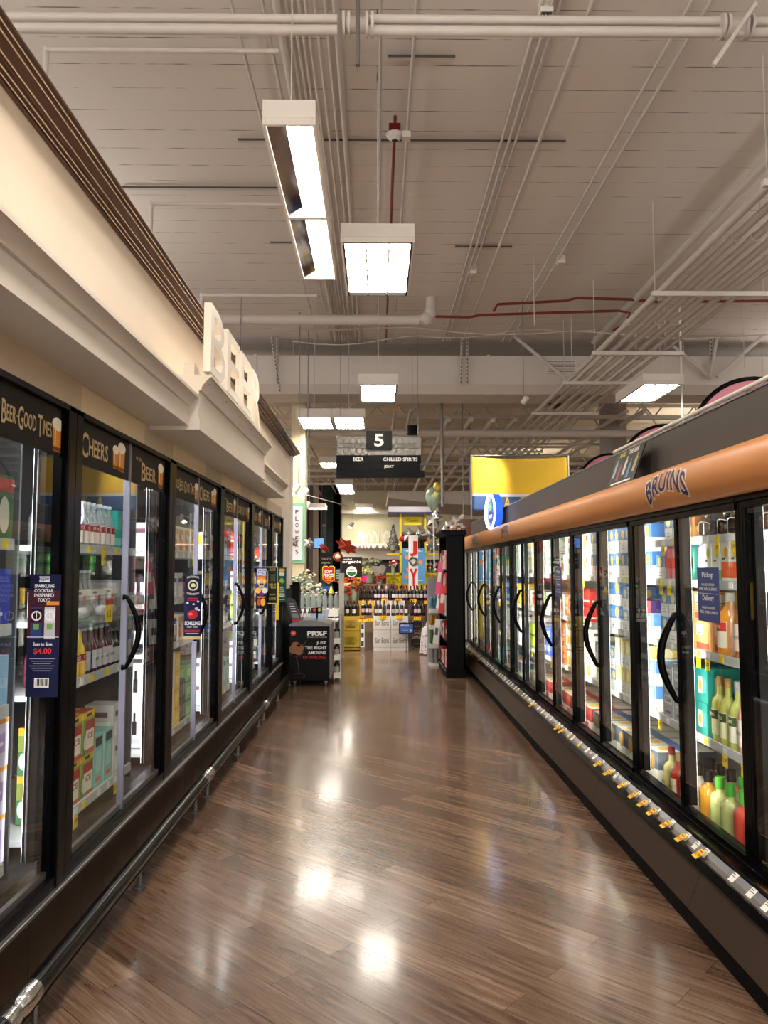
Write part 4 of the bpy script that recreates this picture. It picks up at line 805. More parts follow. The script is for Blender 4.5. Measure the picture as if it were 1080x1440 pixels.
# ------------------------------------------------------------------ duct
m = MB(); YD = 14.6
m.prism([(YD, 5.12), (YD + .15, 4.96), (YD + .95, 4.96), (YD + 1.1, 5.12), (YD + 1.1, 5.68), (YD, 5.68)], -4.5, 17.5, ductm, ax='x')
t = thing('air_duct', 'wide rectangular painted air duct crossing the ceiling', 'air duct', (6, YD, 5.3)); m.build('duct_body', t)
for x in (-2.35, .95 + 1.2, 3.05, 5.2, 7.5, 10): 
    m = MB(); m.box(x - .03, x + .03, YD - .012, YD, 5.12, 5.70, ductm); m.prism([(YD - .012, 5.12), (YD + .14, 4.945), (YD + .15, 4.96), (YD, 5.13)], x - .03, x + .03, ductm, ax='x'); m.build('joint_flange', t)
gx = PY(767, 515, YD).x; gz = PY(767, 515, YD).z; gx2 = PY(811, 515, YD).x
m = MB(); m.box(gx, gx2, YD - .03, YD, gz - .15, gz + .12, white); m.build('grille_frame', t)
m = MB()
for i in range(7): m.box(gx + .05, gx2 - .05, YD - .034, YD - .031, gz - .12 + i * .033, gz - .105 + i * .033, mat('grille_slat', '#76716b', .4))
m.build('grille', t)
def strut(p0, p1, lab, wd=.045):
    p0, p1 = Vector(p0), Vector(p1); d = p1 - p0; m = MB(); m.tube(p0, p1, wd * .7, pipem, 4); n = int(d.length / .07)
    side = d.normalized().cross(Vector((0, 1, 0)));
    for i in range(n):
        q = p0 + d * ((i + .5) / n); m.box(q.x - .009, q.x + .009, q.y - wd * .75, q.y - wd * .5, q.z - .018, q.z + .018, mat('slot_dark', '#4a4541', .6))
    return tag(m.build('slotted_strut'), lab, 'strut', 'slotted struts at the duct')
for (a, b_, lab) in (((380, 460), (394, 552), 'slotted strut hanging left of centre beside the duct, slanted'), ((390, 462), (390, 540), 'slotted strut hanging left of centre beside the duct, upright'), ((657, 430), (657, 540), 'slotted strut hanging right of the centre lights, longer'), ((650, 462), (648, 540), 'slotted strut hanging right of the centre lights, shorter'), ((999, 455), (1000, 530), 'slotted strut hanging at the right beside the duct'), ((874, 462), (874, 485), 'short slotted strut above the white pipe bundle')):
    strut(PY(*a, 14.45), PY(*b_, 14.45), lab)
for (a, b_, lab, Y) in (((715, 466), (802, 538), 'diagonal brace pipe descending right of centre to the duct', 14.3), ((1078, 468), (1008, 530), 'diagonal brace pipe at the right picture edge', 14.3), ((945, 485), (1000, 532), 'diagonal brace pipe behind the white pipe bundle', 14.4), ((1017, 432), (998, 530), 'steep brace pipe right of the pipe bundle', 14.35)):
    m = MB(); m.tube(PY(*a, Y), PY(*b_, Y), .035, pipem, 8); tag(m.build('brace_pipe'), lab, 'pipe', 'brace pipes at the duct')
# ------------------------------------------------------------------ pipes across the ceiling
def pipe(name, pts, r, lab, cat='pipe', grp=None, mt=None, elbows=True, seg=10):
    m = MB(); mt = mt or pipem; pts = [Vector(p) for p in pts]
    for a, b_ in zip(pts, pts[1:]): m.tube(a, b_, r, mt, seg)
    for p in pts[1:-1]: m.ball(p, r * 1.3, r * 1.3, r * 1.3, mt, 10, 6)
    return tag(m.build(name), lab, cat, grp)
Yp = 5.15
for i, (za, r) in enumerate(((PY(540, 43, Yp).z, .034), (PY(540, 27, Yp).z, .030))):
    nm = ['lower', 'upper'][i]
    pipe('ceiling_pipe', [(-6, Yp, za), (-.28, Yp, za)], r, f'{nm} thick pipe crossing the very top of the ceiling, left part')
    pipe('ceiling_pipe', [(-.06, Yp, za), (2.5, Yp, za)], r, f'{nm} thick pipe crossing the very top of the ceiling, right part'); pipe('ceiling_pipe', [(2.5, Yp, za), (9, Yp, za)], r, f'{nm} thick pipe at the top beyond the right strut')
za = PY(540, 35, Yp).z
def clamp(px, lab, tilt):
    t = thing('pipe_clamp', lab, 'pipe clamp', (PY(px, 35, Yp).x, Yp, za), 'clamps on the thick pipes'); x = PY(px, 35, Yp).x
    for dx in (-.1, -.065, .06, .1):
        m = MB(); m.tube((x + dx, Yp, za - .0), (x + dx + .018, Yp, za), .085, pipem, 16); m.build('collar', t)
    m = MB(); m.tube((x - .08, Yp, za), (x + .08, Yp, za), .055, pipem, 12); m.build('hub', t)
    m = MB()
    if tilt: p0 = PY(1063, 5, Yp - .15); p1 = PY(1003, 92, Yp - .15)
    else: p0 = PY(503, -60, Yp - .1); p1 = PY(503, 92, Yp - .1)
    m.tube(p0, p1, .02, pipem if tilt else mat('slot_steel', '#77706a', .4, .5), 4); m.build('strut', t)
    if not tilt:
        m = MB(); m.tube(PY(503, 80, Yp - .1), PY(503, 100, Yp - .1), .004, steel, 6); m.build('rod', t)
clamp(502, 'coupling with slotted strut joining the thick top pipes at centre', False); clamp(1032, 'coupling with slanted strut on the thick top pipes at right', True)
def hp(px0, px1, py, Y, r, lab, drop=None, grp='thin horizontal ceiling pipes', mt=None):
    z = PY(540, py, Y).z; pts = [(PY(px0, py, Y).x, Y, z), (PY(px1, py, Y).x, Y, z)]
    if drop: pts.insert(0, (pts[0][0], Y, PY(px0, drop, Y).z))
    return pipe('ceiling_pipe', pts, r, lab, grp=grp, mt=mt)
hp(65, 392, 73, 6.1, .022, 'white pipe with an elbow turned down at the upper left', 150); hp(213, 400, 288, 8.6, .022, 'white pipe with an elbow turned down left of the narrow light', 360); hp(284, 446, 416, 11.4, .03, 'thin white pipe ending above the BEER letters', 450)
hp(290, 590, 450, 12.3, .085, 'big round pipe crossing left of centre below the ceiling'); 
p = PY(590, 450, 12.3); pipe('ceiling_pipe', [p, p + Vector((.12, 0, .03)), p + Vector((.18, 0, .12)), p + Vector((.19, 0, .4))], .085, 'upturned elbow end of the big round pipe')
for i, (a, b_, py, Y) in enumerate([(309, 342, 149, 5.9), (335, 795, 208, 7.6), (545, 640, 125, 6.3), (170, 400, 276, 8.6), (640, 720, 368, 10.2), (380, 420, 365, 10.1)]):
    z = CZ - .03; x0 = PY(a, py, Y).x; x1 = PY(b_, py, Y).x; m = MB(); m.box(x0, x1, Y - .02, Y + .02, z - .02, z, pipem); m.box(x0, x1, Y - .027, Y - .02, z - .02, z, mat('slot_dark', '#4a4541', .6))
    tag(m.build('ceiling_channel'), ['short slotted channel left of the narrow light', 'long slotted channel crossing the ceiling behind the narrow light', 'slotted channel right of centre near the top pipes', 'slotted channel above the pipe with turned-down elbow', 'faint slotted channel right of the centre light', 'short slotted channel beside the narrow light tip'][i], 'channel', 'slotted ceiling channels')
# conduits running along the aisle under the ceiling
hC = CZ - .07 - CAMZ
def xc(px0): return (px0 - 530) / 798 * hC * .9974
def conduit(px0, r, lab, y0=2.5, y1=14.5, z=None, mt=None, grp='ceiling conduits running along the aisle'):
    m = MB(); zz = z or CZ - .06; m.tube((xc(px0), y0, zz), (xc(px0), y1, zz), r, mt or pipem, 8); return tag(m.build('conduit'), lab, 'conduit', grp)
for i, (px, r) in enumerate([(322, .014), (367, .013), (386, .034), (399, .012), (409, .012), (418, .012), (428, .012), (441, .012), (456, .014), (470, .026)]):
    conduit(px, r, ('thick' if r > .02 else 'thin') + ' white conduit in the central bundle, ' + (ORD[i] + ' from left' if i else 'leftmost'))
for i, (px, r) in enumerate([(535, .012), (586, .015), (765, .016), (779, .018), (791, .014), (836, .02), (977, .016), (1003, .018)]):
    conduit(px, r, 'white ceiling conduit right of the centre lights, ' + ['nearest the centre', 'second', 'third', 'fourth', 'fifth', 'sixth', 'seventh', 'outermost'][i])
m = MB(); X4 = 4.15; m.tube((X4, 3, 5.9), (X4, 14.4, 5.9), .06, pipem, 12); tag(m.build('conduit'), 'thick round pipe running lengthwise at the ceiling on the right', 'pipe')
# red sprinkler line, boxes
m = MB(); m.tube((.17, 7.0, 5.86), (.17, 14.3, 5.86), .017, redpipe, 8); tag(m.build('sprinkler_pipe'), 'thin red pipe running away behind the centre ceiling light', 'pipe')
def redpath(pts, Y, lab, r=.022):
    m = MB(); m.path([PY(a, b_, Y) for a, b_ in pts], r, redpipe, 8); return tag(m.build('sprinkler_pipe'), lab, 'pipe', 'red sprinkler pipes')
redpath([(694, 438), (700, 428), (795, 423), (811, 419), (884, 421), (940, 426)], 12.0, 'upper red sprinkler pipe bending right of centre'); redpath([(606, 445), (660, 446), (676, 443), (870, 437), (886, 440), (880, 455), (862, 465)], 12.3, 'lower red sprinkler pipe passing behind the slotted strut')
redpath([(985, 424), (1080, 423)], 12.0, 'short red pipe right of the pipe bundle'); redpath([(360, 563), (750, 563), (765, 566), (782, 569)], 16.4, 'long red pipe below the duct')
m = MB(); p = PY(782, 570, 16.4); m.box(p.x - .1, p.x + .1, 16.3, 16.5, p.z - .06, p.z + .06, redpipe); tag(m.build('sprinkler_valve_box'), 'small red box ending the long red pipe below the duct', 'valve box')
t = thing('fire_alarm', 'red fire alarm with white horn above the centre light', 'fire alarm', PY(555, 190, 7.0)); p = PY(555, 182, 7.0)
m = MB(); m.box(p.x - .055, p.x + .055, 6.95, 7.05, p.z - .035, p.z + .035, cm('#5e1a1a')); m.build('red_box', t)
m = MB(); m.lathe([(.03, -.11), (.07, -.08), (.085, -.05), (.04, -.035)], pipem, 14, tuple(p)); m.build('horn', t)
m = MB(); m.box(p.x + .07, p.x + .15, 6.95, 7.05, p.z - .1, p.z - .04, pipem); m.build('junction_box', t)
for px, py, Y, lab in ((768, 90, 5.7, 'open junction box with wires on the ceiling at upper right'), (789, 386, 10.6, 'small white junction box at the conduit bend on the right'), (665, 400, 11, 'small junction box on the conduits right of the centre light')):
    p = PY(px, py, Y); m = MB(); m.box(p.x - .05, p.x + .05, Y - .06, Y + .06, CZ - .11, CZ, white); m.box(p.x - .04, p.x + .04, Y - .05, Y + .05, CZ - .112, CZ - .11, mat('slot_dark', '#4a4541', .6) if px == 768 else white)
    if px == 768:
        for k in range(3): m.path([(p.x - .03 + .03 * k, Y - .03, CZ - .112), (p.x - .02 + .02 * k, Y, CZ - .15), (p.x + .03 - .02 * k, Y + .03, CZ - .115)], .004, white, 5)
    tag(m.build('junction_box'), lab, 'junction box')
# pipe bundle on trapeze hangers, right
XB = [3.42 + .2 * i for i in range(6)]; ZB = 4.93
for i, x in enumerate(XB):
    m = MB(); m.tube((x, 3.5, ZB), (x, 30, ZB), .042 if i < 5 else .028, pipem, 10, caps=True)
    for y in (7.5, 10.2, 13.0): m.tube((x, y, ZB), (x, y + .12, ZB), .052 if i < 5 else .035, pipem, 10)
    tag(m.build('bundle_pipe'), 'white pipe of the right overhead bundle, ' + ['innermost', 'second from the inside', 'third from the inside', 'fourth from the inside', 'fifth from the inside', 'thin outermost'][i], 'pipe', 'pipes of the overhead bundle')
for i, Y in enumerate((6.3, 8.95, 11.5, 13.4, 16.1, 18.7, 21.5, 25)):
    t = thing('trapeze_hanger', 'trapeze hanger bar carrying the right pipe bundle, ' + near(i), 'pipe hanger', (3.95, Y, ZB - .06), 'trapeze hangers of the pipe bundle')
    m = MB(); m.box(3.28, 4.68, Y - .03, Y + .03, ZB - .10, ZB - .043, white); m.build('bar', t)
    for x in (3.32, 4.62):
        m = MB(); m.tube((x, Y, ZB - .1), (x, Y, CZ), .006, pipem, 6); m.build('rod', t)
for i, (px, py0, Y) in enumerate([(532, 455, 12.5), (750, 360, 10.5), (803, 445, 12.5), (412, 560, 14.9), (936, 500, 11.9), (960, 470, 12.8), (1044, 430, 12)]):
    p = PY(px, py0, Y); m = MB(); m.tube((p.x, Y, p.z - 1.0 if i == 1 else max(4.6, p.z - 1)), (p.x, Y, CZ), .006, pipem, 6); tag(m.build('hanger_rod'), ['thin rod above the duct-side ceiling light', 'thin rod right of centre hanging from the ceiling', 'thin rod in front of the duct grille', 'thin rod above the paired ceiling lights', 'thin rod above the right ceiling light', 'second thin rod by the right ceiling light', 'thin wire at the right picture edge'][i], 'rod')
for i, (a, b_) in enumerate([((305, 452), (1080, 470)), ((410, 480), (900, 452))]):
    m = MB(); YY = 13.3 + .5 * i; p0 = PY(*a, YY); p1 = PY(*b_, YY); n = 14; m.path([p0.lerp(p1, k / n) + Vector((0, 0, -.12 * math.sin(PI * (k / n * 3 % 1)))) for k in range(n + 1)], .012, pipem, 6); tag(m.build('loose_cable'), ['sagging white cable in front of the duct, lower', 'sagging white cable in front of the duct, upper'][i], 'cable')
# ------------------------------------------------------------------ far roof structure
trm = mat('truss_paint', '#c2b8aa', .55, vary=.05)
for i, Y in enumerate([18.5, 21.5, 25, 29, 33.5, 38.5]):
    t = thing('roof_truss', 'white open web roof truss beyond the duct, ' + near(i), 'truss', (0, Y, 5.0), 'roof trusses beyond the duct')
    m = MB(); m.box(-9, 14, Y - .05, Y + .05, 6.12, 6.22, trm); m.box(-9, 14, Y - .05, Y + .05, 5.2, 5.3, trm); m.build('chord', t)
    m = MB(); x = -9; k = 0
    while x < 13.5: m.tube((x, Y, 5.25 if k % 2 else 6.15), (x + .75, Y, 6.15 if k % 2 else 5.25), .022, trm, 5); x += .75; k += 1
    m.build('web', t)
for i, (x, y0, y1, z, r) in enumerate([(-2.6, 17, 40, 5.0, .05), (-1.9, 17, 40, 5.05, .03), (.4, 17, 40, 5.1, .04), (.75, 17, 40, 5.1, .04), (1.6, 17, 36, 4.9, .06), (2.1, 17, 36, 4.9, .06), (2.6, 17, 36, 4.9, .06), (3.1, 17, 36, 4.9, .05), (5.6, 17, 40, 5.1, .05), (6.0, 17, 40, 5.1, .05)]):
    m = MB(); m.tube((x, y0, z), (x, y1, z), r, trm, 8); tag(m.build('far_pipe'), 'pipe running away under the far roof trusses, ' + (ORD[i] + ' from left' if i else 'leftmost'), 'pipe', 'pipes under the far trusses')
for i, (Y, z) in enumerate([(17.2, 4.62), (19.5, 4.75), (23, 4.7), (27, 4.8)]):
    m = MB(); m.tube((-5, Y, z), (9, Y, z), [.09, .03, .04, .05][i], trm, 10); tag(m.build('far_cross_pipe'), ['thick pipe crossing just behind the duct', 'thin pipe crossing above the aisle sign', 'thin pipe crossing behind the aisle sign', 'far pipe crossing below the trusses'][i], 'pipe')
rnd = random.Random(11)
for i in range(10):
    x = rnd.uniform(-3, 6); Y = rnd.uniform(19, 34); dx = rnd.choice((-1, 1)) * rnd.uniform(.8, 1.8); m = MB(); m.tube((x, Y, 6.1), (x + dx, Y + .3, 4.7 + rnd.random() * .3), .03, trm, 6); tag(m.build('far_brace'), 'slanted brace rod among the far roof trusses, ' + near(i), 'brace', 'slanted braces under the far roof')
m = MB(); p = PY(862, 600, 19); m.tube((p.x, 19, 3.0), (p.x, 19, 6.2), .33, mat('column_grey', '#8d857b', .6), 20); tag(m.build('round_column'), 'grey round column rising behind the right pipe bundle', 'column')
m = MB(); m.tube((PY(622, 580, 16.5).x, 16.5, 2.9), (PY(620, 580, 16.5).x, 16.5, 6.3), .035, mat('grey_pole', '#8f8a84', .4, .4), 8); tag(m.build('hanging_pole'), 'thin grey pole dropping right of the aisle sign', 'pole')
# ------------------------------------------------------------------ aisle sign
YS = 14.0
t = thing('aisle_sign', 'hanging aisle 5 sign listing beer, jerky and chilled spirits', 'aisle sign', PY(534, 640, YS))
def srect(px0, px1, py0, py1, Y, th, m, mt):
    a = PY(px0, py0, Y); b_ = PY(px1, py1, Y); m.box(a.x, b_.x, Y, Y + th, b_.z, a.z, mt); return a, b_
m = MB(); a, b_ = srect(473, 592, 613, 641, YS + .02, .02, m, mat('sign_pattern_grey', '#8d8881', .5)); r = (a.z - b_.z) / 3.0; x = a.x; lt = cm('#b3aea7')
M = CMx(0, YS + .018, 0); x = a.x + r
while x < b_.x - r * .2:
    for zz in (b_.z + r * .95, b_.z + r * 2.05):
        for sgn in (-1, 1):
            m.ring(x, zz, r * .92, r * .99, lt, M, 0, 20)
    x += r
m.build('pattern_panel', t)
m = MB(); a, b_ = srect(515, 551, 606, 632, YS - .03, .07, m, cm('#141210')); m.text('5', .23, wht, CMx((a.x + b_.x) / 2, YS - .032, (a.z + b_.z) / 2), .025, w=.17); m.build('number_box', t)
for i, (x0, x1, y0, y1, tx) in enumerate([(473, 592, 640, 651.5, (('BEER', 504), ('CHILLED SPIRITS', 563))), (473, 591, 651.5, 661.5, (('JERKY', 547),)), (473, 597, 661.5, 672, ())]):
    m = MB(); a, b_ = srect(x0, x1, y0, y1, YS - .004 * i, .03, m, cm('#070707'))
    for s, px in tx: m.text(s, .063, wht, CMx(PY(px, 640, YS).x, YS - .0042 * i - .002, (a.z + b_.z) / 2), .015)
    m.build('text_panel', t)
m = MB()
for px in (478, 588): q = PY(px, 613, YS); m.tube((q.x, YS + .03, q.z), (q.x, YS + .03, CZ), .004, steel, 5)
m.build('hanging_wire', t)
p = PY(580, 611, 14.3); t = thing('ceiling_speaker', 'black round hanging speaker right of the aisle number', 'speaker', p)
m = MB(); m.tube((p.x, 14.3, p.z), (p.x, 14.3, p.z + .16), .11, blackm, 18); m.build('body', t); m = MB(); m.tube((p.x, 14.3, p.z + .16), (p.x, 14.3, CZ), .005, steel, 5); m.build('wire', t)
# ------------------------------------------------------------------ flag, neon sign, pink arcs, board over the right cases
YF = 13.6; a = PY(664, 642, YF); b_ = PY(798, 719, YF)
t = thing('team_flag', 'yellow and blue hanging flag behind the grey panel on the right', 'flag', (a.x, YF, 2.43))
m = MB(); n = 26; h = 18; W = b_.x - a.x; H = a.z - b_.z
def fy(u, v): return YF + .02 * math.sin(u * 9 + v * 5) + .03 * math.sin(u * 3.1 + 2 * v)
fm = [mat('flag_yellow', '#e3b92c', .7, vary=.04), mat('flag_white', '#d8d3c8', .7), mat('flag_blue', '#3a5a8c', .7, vary=.04)]
vs = [(a.x + W * i / n, fy(i / n, j / h), a.z - H * j / h - .04 * math.sin(i / n * PI) * (1 - j / h)) for j in range(h + 1) for i in range(n + 1)]
m.v = [Vector(v) for v in vs]; m.mats = fm
for j in range(h):
    for i in range(n): q = j * (n + 1) + i; m.f.append((q, q + n + 1, q + n + 2, q + 1)); m.m.append(0 if j < 12 else (1 if j == 12 else 2)); m.sm.append(True)
o = m.build('cloth', t); md = o.modifiers.new('s', 'SOLIDIFY'); md.thickness = .004
for ch, fx in (('A', .36), ('J', .50), ('O', .59), ('E', .68)): m = MB(); m.text(ch, .2, cm('#d8b63a'), CMx(a.x + W * fx, YF - .075, a.z - H * .85), .02, w=W * .075); m.build('letter', t)
m = MB(); q = PY(663, 730, YF); m.tube((a.x - .02, YF, q.z), (a.x - .02, YF, a.z + .03), .014, steel, 8); m.tube((a.x - .02, YF, a.z + .02), (b_.x + .03, YF, a.z + .02), .01, steel, 8); m.tube((b_.x + .03, YF, 2.43), (b_.x + .03, YF, a.z + .02), .014, wht, 8); m.build('pole', t)
t = thing('lit_beer_sign', 'glowing blue shield-shaped lit sign standing on the orange canopy', 'lit sign', (1.62, 10.5, 2.14))
def shield(m, M, s, mt, z=0):
    pts = []
    for i in range(28):
        a_ = 2 * PI * i / 28; rr = 1; pts.append((s * .42 * rr * math.cos(a_) * (1.0 if math.sin(a_) < 0 else .95), s * .40 * math.sin(a_) * rr, z))
    m.poly(pts, mt, M); return pts
ang = math.radians(22); Mx = plane((1.60, 10.45, 2.36), (.12, -1, 0), (0, 0, 1)); s_ = .6
m = MB(); p1 = []
bm_ = mat('blue_sign_body', '#1c3f9c', .3); shield(m, Mx, s_, bm_, -.05); fr_ = shield(MB(), Mx, s_, bm_, 0); 
pts0 = [(x, y, -.05) for x, y, z in fr_]; pts1 = [(x, y, .05) for x, y, z in fr_]; n = len(fr_)
m.add(pts0 + pts1, [(i, (i + 1) % n, (i + 1) % n + n, i + n) for i in range(n)], mat('sign_rim_glow', '#2a5ad0', .3, emit=.9, ecol='#2f6af0'), M=Mx); m.build('housing', t)
m = MB(); shield(m, Mx, s_ * .93, mat('sign_face_glow', '#1f5df0', .3, emit=1.6, ecol='#1450f0'), .051); m.disc(0, .06, .07, .05, mat('sign_mark_glow', '#88b84a', .3, emit=.8, ecol='#8fc050'), Mx, .053); m.disc(0, -.07, .14, .08, mat('sign_dark_blue', '#0d2a7c', .3, emit=.3, ecol='#0d2a9c'), Mx, .053); m.text('LIGHT', .05, mat('sign_text_glow', '#dbe8ff', .3, emit=1.5, ecol='#dbe8ff'), Mx, .02, z=.055, cy=-.07)
m.build('face', t)
m = MB(); m.path([Mx @ Vector((x * .97, y * .97, .06)) for x, y, z in fr_ + fr_[:1]], .012, mat('neon_tube', '#ffffff', .3, emit=9, ecol='#e6efff'), 6); m.build('neon_tube', t)
m = MB(); m.box(1.56, 1.70, 10.3, 10.6, 2.12, 2.15, black); m.build('foot', t)
pink = mat('pink_arch_panel', '#c9788a', .5, vary=.04)
for i, (px, py, Y, r, lab) in enumerate([(1062, 535, 6.4, .54, 'pink arched topper sign reading TOAST to GREAT DEALS, nearest'), (937, 600, 9.3, .56, 'pink arched topper sign reading TOAST to GREAT DEALS, middle'), (860, 640, 12.0, .53, 'pink arched topper sign, farthest and smallest of three')]):
    c_ = PY(px, py, Y); t = thing('arched_topper_sign', lab, 'topper sign', (c_.x, Y, 2.3), 'pink arched topper signs'); cz = c_.z - r; M = CMx(c_.x, Y, cz)
    m = MB(); pts = [(r * math.cos(PI * k / 24), r * math.sin(PI * k / 24)) for k in range(25)]; vs = [M @ Vector((x, y, zz)) for zz in (0, -.03) for x, y in pts]; nn = 25
    m.add(vs, [tuple(range(nn)), tuple(reversed(range(nn, 2 * nn)))] + [(k, k + nn, k + nn + 1, k + 1) for k in range(nn - 1)] + [(nn - 1, 2 * nn - 1, nn, 0)], pink); m.build('panel', t)
    m = MB(); m.path([M @ Vector((x * 1.03, y * 1.03, -.01)) for x, y in pts], .022, black, 6)
    m.build('rim', t)
    m = MB(); s = 'TOAST to GREAT DEALS!'
    for k, ch in enumerate(s):
        if ch == ' ': continue
        aa = PI * (.93 - .86 * k / (len(s) - 1)); Mm = plane(M @ Vector((r * .8 * math.cos(aa), r * .8 * math.sin(aa), .003)), (math.sin(aa), 0, -math.cos(aa)), (math.cos(aa), 0, math.sin(aa))); m.text(ch, .075, cm('#2d2430'), Mm, .02)
    m.build('lettering', t)
    m = MB(); m.box(c_.x - .04, c_.x + .04, Y + .02, Y + .1, 0, cz + .1, blackm); m.box(c_.x - .3, c_.x + .3, Y - .05, Y + .35, 0, .05, blackm); m.build('stand', t)
M = plane((1.62, 4.98, 2.25), (0, -1, 0), (.35, 0, 1)); t = thing('leaning_board', 'dark poster board reading RAISE THE BAR leaning on the grey panel', 'poster board', (1.6, 5, 2.14))
m = MB(); m.box(-.27, .27, -.12, .14, -.008, 0, cm('#232323'), M); m.build('board', t)
m = MB(); m.text('RAISE', .036, cm('#c9b93c'), M, .02, z=.002, cx=-.13, cy=.11); m.text('THE BAR', .036, wht, M, .02, z=.002, cx=.09, cy=.11)
for i, c_ in enumerate(('#8fa3b5', '#9c4038', '#cfcbc2', '#5f86a5', '#b5a06a')): m.rect(-.2 + .1 * i, -.0 - .03 * (i % 2), .05, .1, cm(c_), M, .002); m.rect(-.2 + .1 * i, .06 - .03 * (i % 2), .02, .04, cm(c_), M, .002)
m.rect(0, -.1, .4, .012, wht, M, .002); m.rect(0, -.13, .3, .008, wht, M, .002); m.build('print', t)
m = MB(); m.tube((1.745, .6, 2.445), (1.745, 5.6, 2.445), .012, white, 6); tag(m.build('cable_run'), 'thin white conduit lying on top of the grey fascia', 'conduit')
m = MB(); p = PY(957.5, 500, 12.6); m.tube((p.x, 12.6, 2.0), (p.x, 12.6, CZ), .016, wht, 8); tag(m.build('vertical_rod'), 'white upright rod rising behind the grey fascia by the right ceiling light', 'rod')
# ------------------------------------------------------------------ ice cream freezer cart
YC = 10.50; xa, xb = PY(407, 900, YC).x, PY(463.5, 900, YC).x; zb = .06; zt = PY(430, 881, YC).z; depth = .8
t = thing('freezer_cart', 'small black ice cream freezer on casters at the end of the left coolers', 'freezer', ((xa + xb) / 2, YC, 0))
m = MB(); m.box(xa, xb, YC, YC + depth, zb + .02, zt, blackm); m.box(xb, xb + .012, YC + .0, YC + depth, zb + .05, zt, mat('freezer_side_grey', '#8f8c88', .4)); m.build('body', t, .01)
m = MB(); w_ = xb - xa; n = 10
pr = [(xa - .005, zt)] + [(xa - .005 + (w_ + .02) * k / n, zt + .03 + .055 * math.sin(PI * k / n)) for k in range(n + 1)] + [(xb + .015, zt)]
m.prism(pr, YC - .01, YC + depth + .01, mat('freezer_lid_grey', '#6f6e6d', .3, .3)); m.build('lid', t)
m = MB(); M = CMx(0, YC - .012, 0); m.rect((xa + xb) / 2, (zb + zt) / 2 + .01, w_ - .02, zt - zb - .04, cm('#0e0d0e'), M)
def ct(s, px, py, hpx, c='#e6e3df', wpx=None, bold=.02):
    p = PY(px, py, YC); k = YC / F; m.text(s, hpx * k, cm(c), M, bold, w=wpx * k if wpx else None, z=.002, cx=p.x, cy=p.z)
ct('PR%F', 446, 890.5, 6.5, wpx=27, bold=.04); ct('HARD ICE CREAM', 446, 896, 1.6, '#9a9794', 27)
ct('JUST', 452, 904.3, 4.6, wpx=13.5); ct('THE RIGHT', 444, 910.7, 4.6, wpx=30); ct('AMOUNT', 446, 917.5, 4.6, wpx=25.5); ct('OF WRONG', 442, 924.3, 4.6, '#a8322c', 32)
p = PY(412.5, 890.3, YC); m.disc(p.x, p.z, .036, .036, cm('#c4443c'), M, .002); m.text('21+', .02, wht, M, .02, z=.003, cx=p.x, cy=p.z)
m.build('front_graphic', t)
m = MB(); p = PY(417, 913, YC); ic = mat('ice_cream_print', '#8a5a3a', .6, vary=.35, scale=30, bump=.4)
for dx, dz, r in ((-.03, .0, .07), (.04, .02, .06), (-.01, .05, .06), (.03, -.03, .055)): m.disc(p.x + dx, p.z + dz, r, r * .85, ic, M, .003 + r * .02)
gl = cm('#5b463c'); m.ring(p.x, p.z - .0, .098, .102, gl, M, .006, 20, PI * 1.05, PI * 2.1); m.path([(p.x + .0, YC - .016, p.z - .1), (p.x + .03, YC - .016, p.z - .24), (p.x + .04, YC - .016, p.z - .33)], .006, gl, 5); m.ring(p.x + .03, p.z - .35, .085, .092, cm('#7a4a40'), M, .006, 20, ry=.3)
m.path([(p.x + .06, YC - .016, p.z + .05), (p.x + .1, YC - .016, p.z + .07), (p.x + .14, YC - .016, p.z + .12)], .005, gl, 5); m.build('dessert_glass_print', t, label='printed dessert glass with brown ice cream scoops')
for x, y in ((xa + .07, YC + .08), (xb - .05, YC + .08), (xa + .07, YC + depth - .08), (xb - .05, YC + depth - .08)):
    m = MB(); m.tube((x - .012, y, .033), (x + .012, y, .033), .032, cm('#77716b'), 12); m.box(x - .018, x + .018, y - .02, y + .02, .05, .085, steel); m.build('caster', t)
# things on the freezer
m = MB(); M = plane(PY(413, 859, YC + .3), (1, 0, .0), (-.35, 0, 1)); pts = [(-.07, -.19), (.07, -.19)] + [(.07 * math.cos(PI * k / 10), .12 + .07 * math.sin(PI * k / 10)) for k in range(11)]
m.poly([(x, y, 0) for x, y in pts], cm('#55565a'), M); m.poly([(x, y, -.01) for x, y in reversed(pts)], cm('#55565a'), M)
nn = len(pts); m.add([(x, y, z) for z in (0, -.01) for x, y in pts], [(k, k + nn, (k + 1) % nn + nn, (k + 1) % nn) for k in range(nn)], cm('#c9c9c9'), M=M)
m.rect(0, -.15, .14, .05, cm('#cf4a50'), M, .002); 
for k in range(4): m.rect(0, .1 - .035 * k, .07, .014, wht, M, .002)
m.rect(0, -.07, .09, .07, cm('#8c8c90'), M, .002); tag(m.build('oval_sign_card'), 'grey rounded sign card with red foot standing left on the freezer', 'sign')
ztop = zt + .06
for i, (px, c1_, c2_, w1, h1) in enumerate([(442, '#232428', '#c9443c', .1, .07), (449, '#20242c', '#d8c85a', .09, .075)]):
    p = PY(px, 870, YC + .45); m = MB(); m.box(p.x - w1 / 2, p.x + w1 / 2, p.y, p.y + .06, ztop + .01, ztop + .1 + h1, cm('#bcd3ee')); m.box(p.x - w1 / 2 + .005, p.x + w1 / 2 - .005, p.y - .004, p.y, ztop + .09, ztop + .1 + h1, cm(c1_)); m.disc(p.x, ztop + .14, .02, .025, cm(c2_), CMx(0, p.y - .005, 0)); tag(m.build('snack_box'), ['small dark and blue box with red print on the freezer', 'small dark and blue box with yellow print on the freezer'][i], 'box')
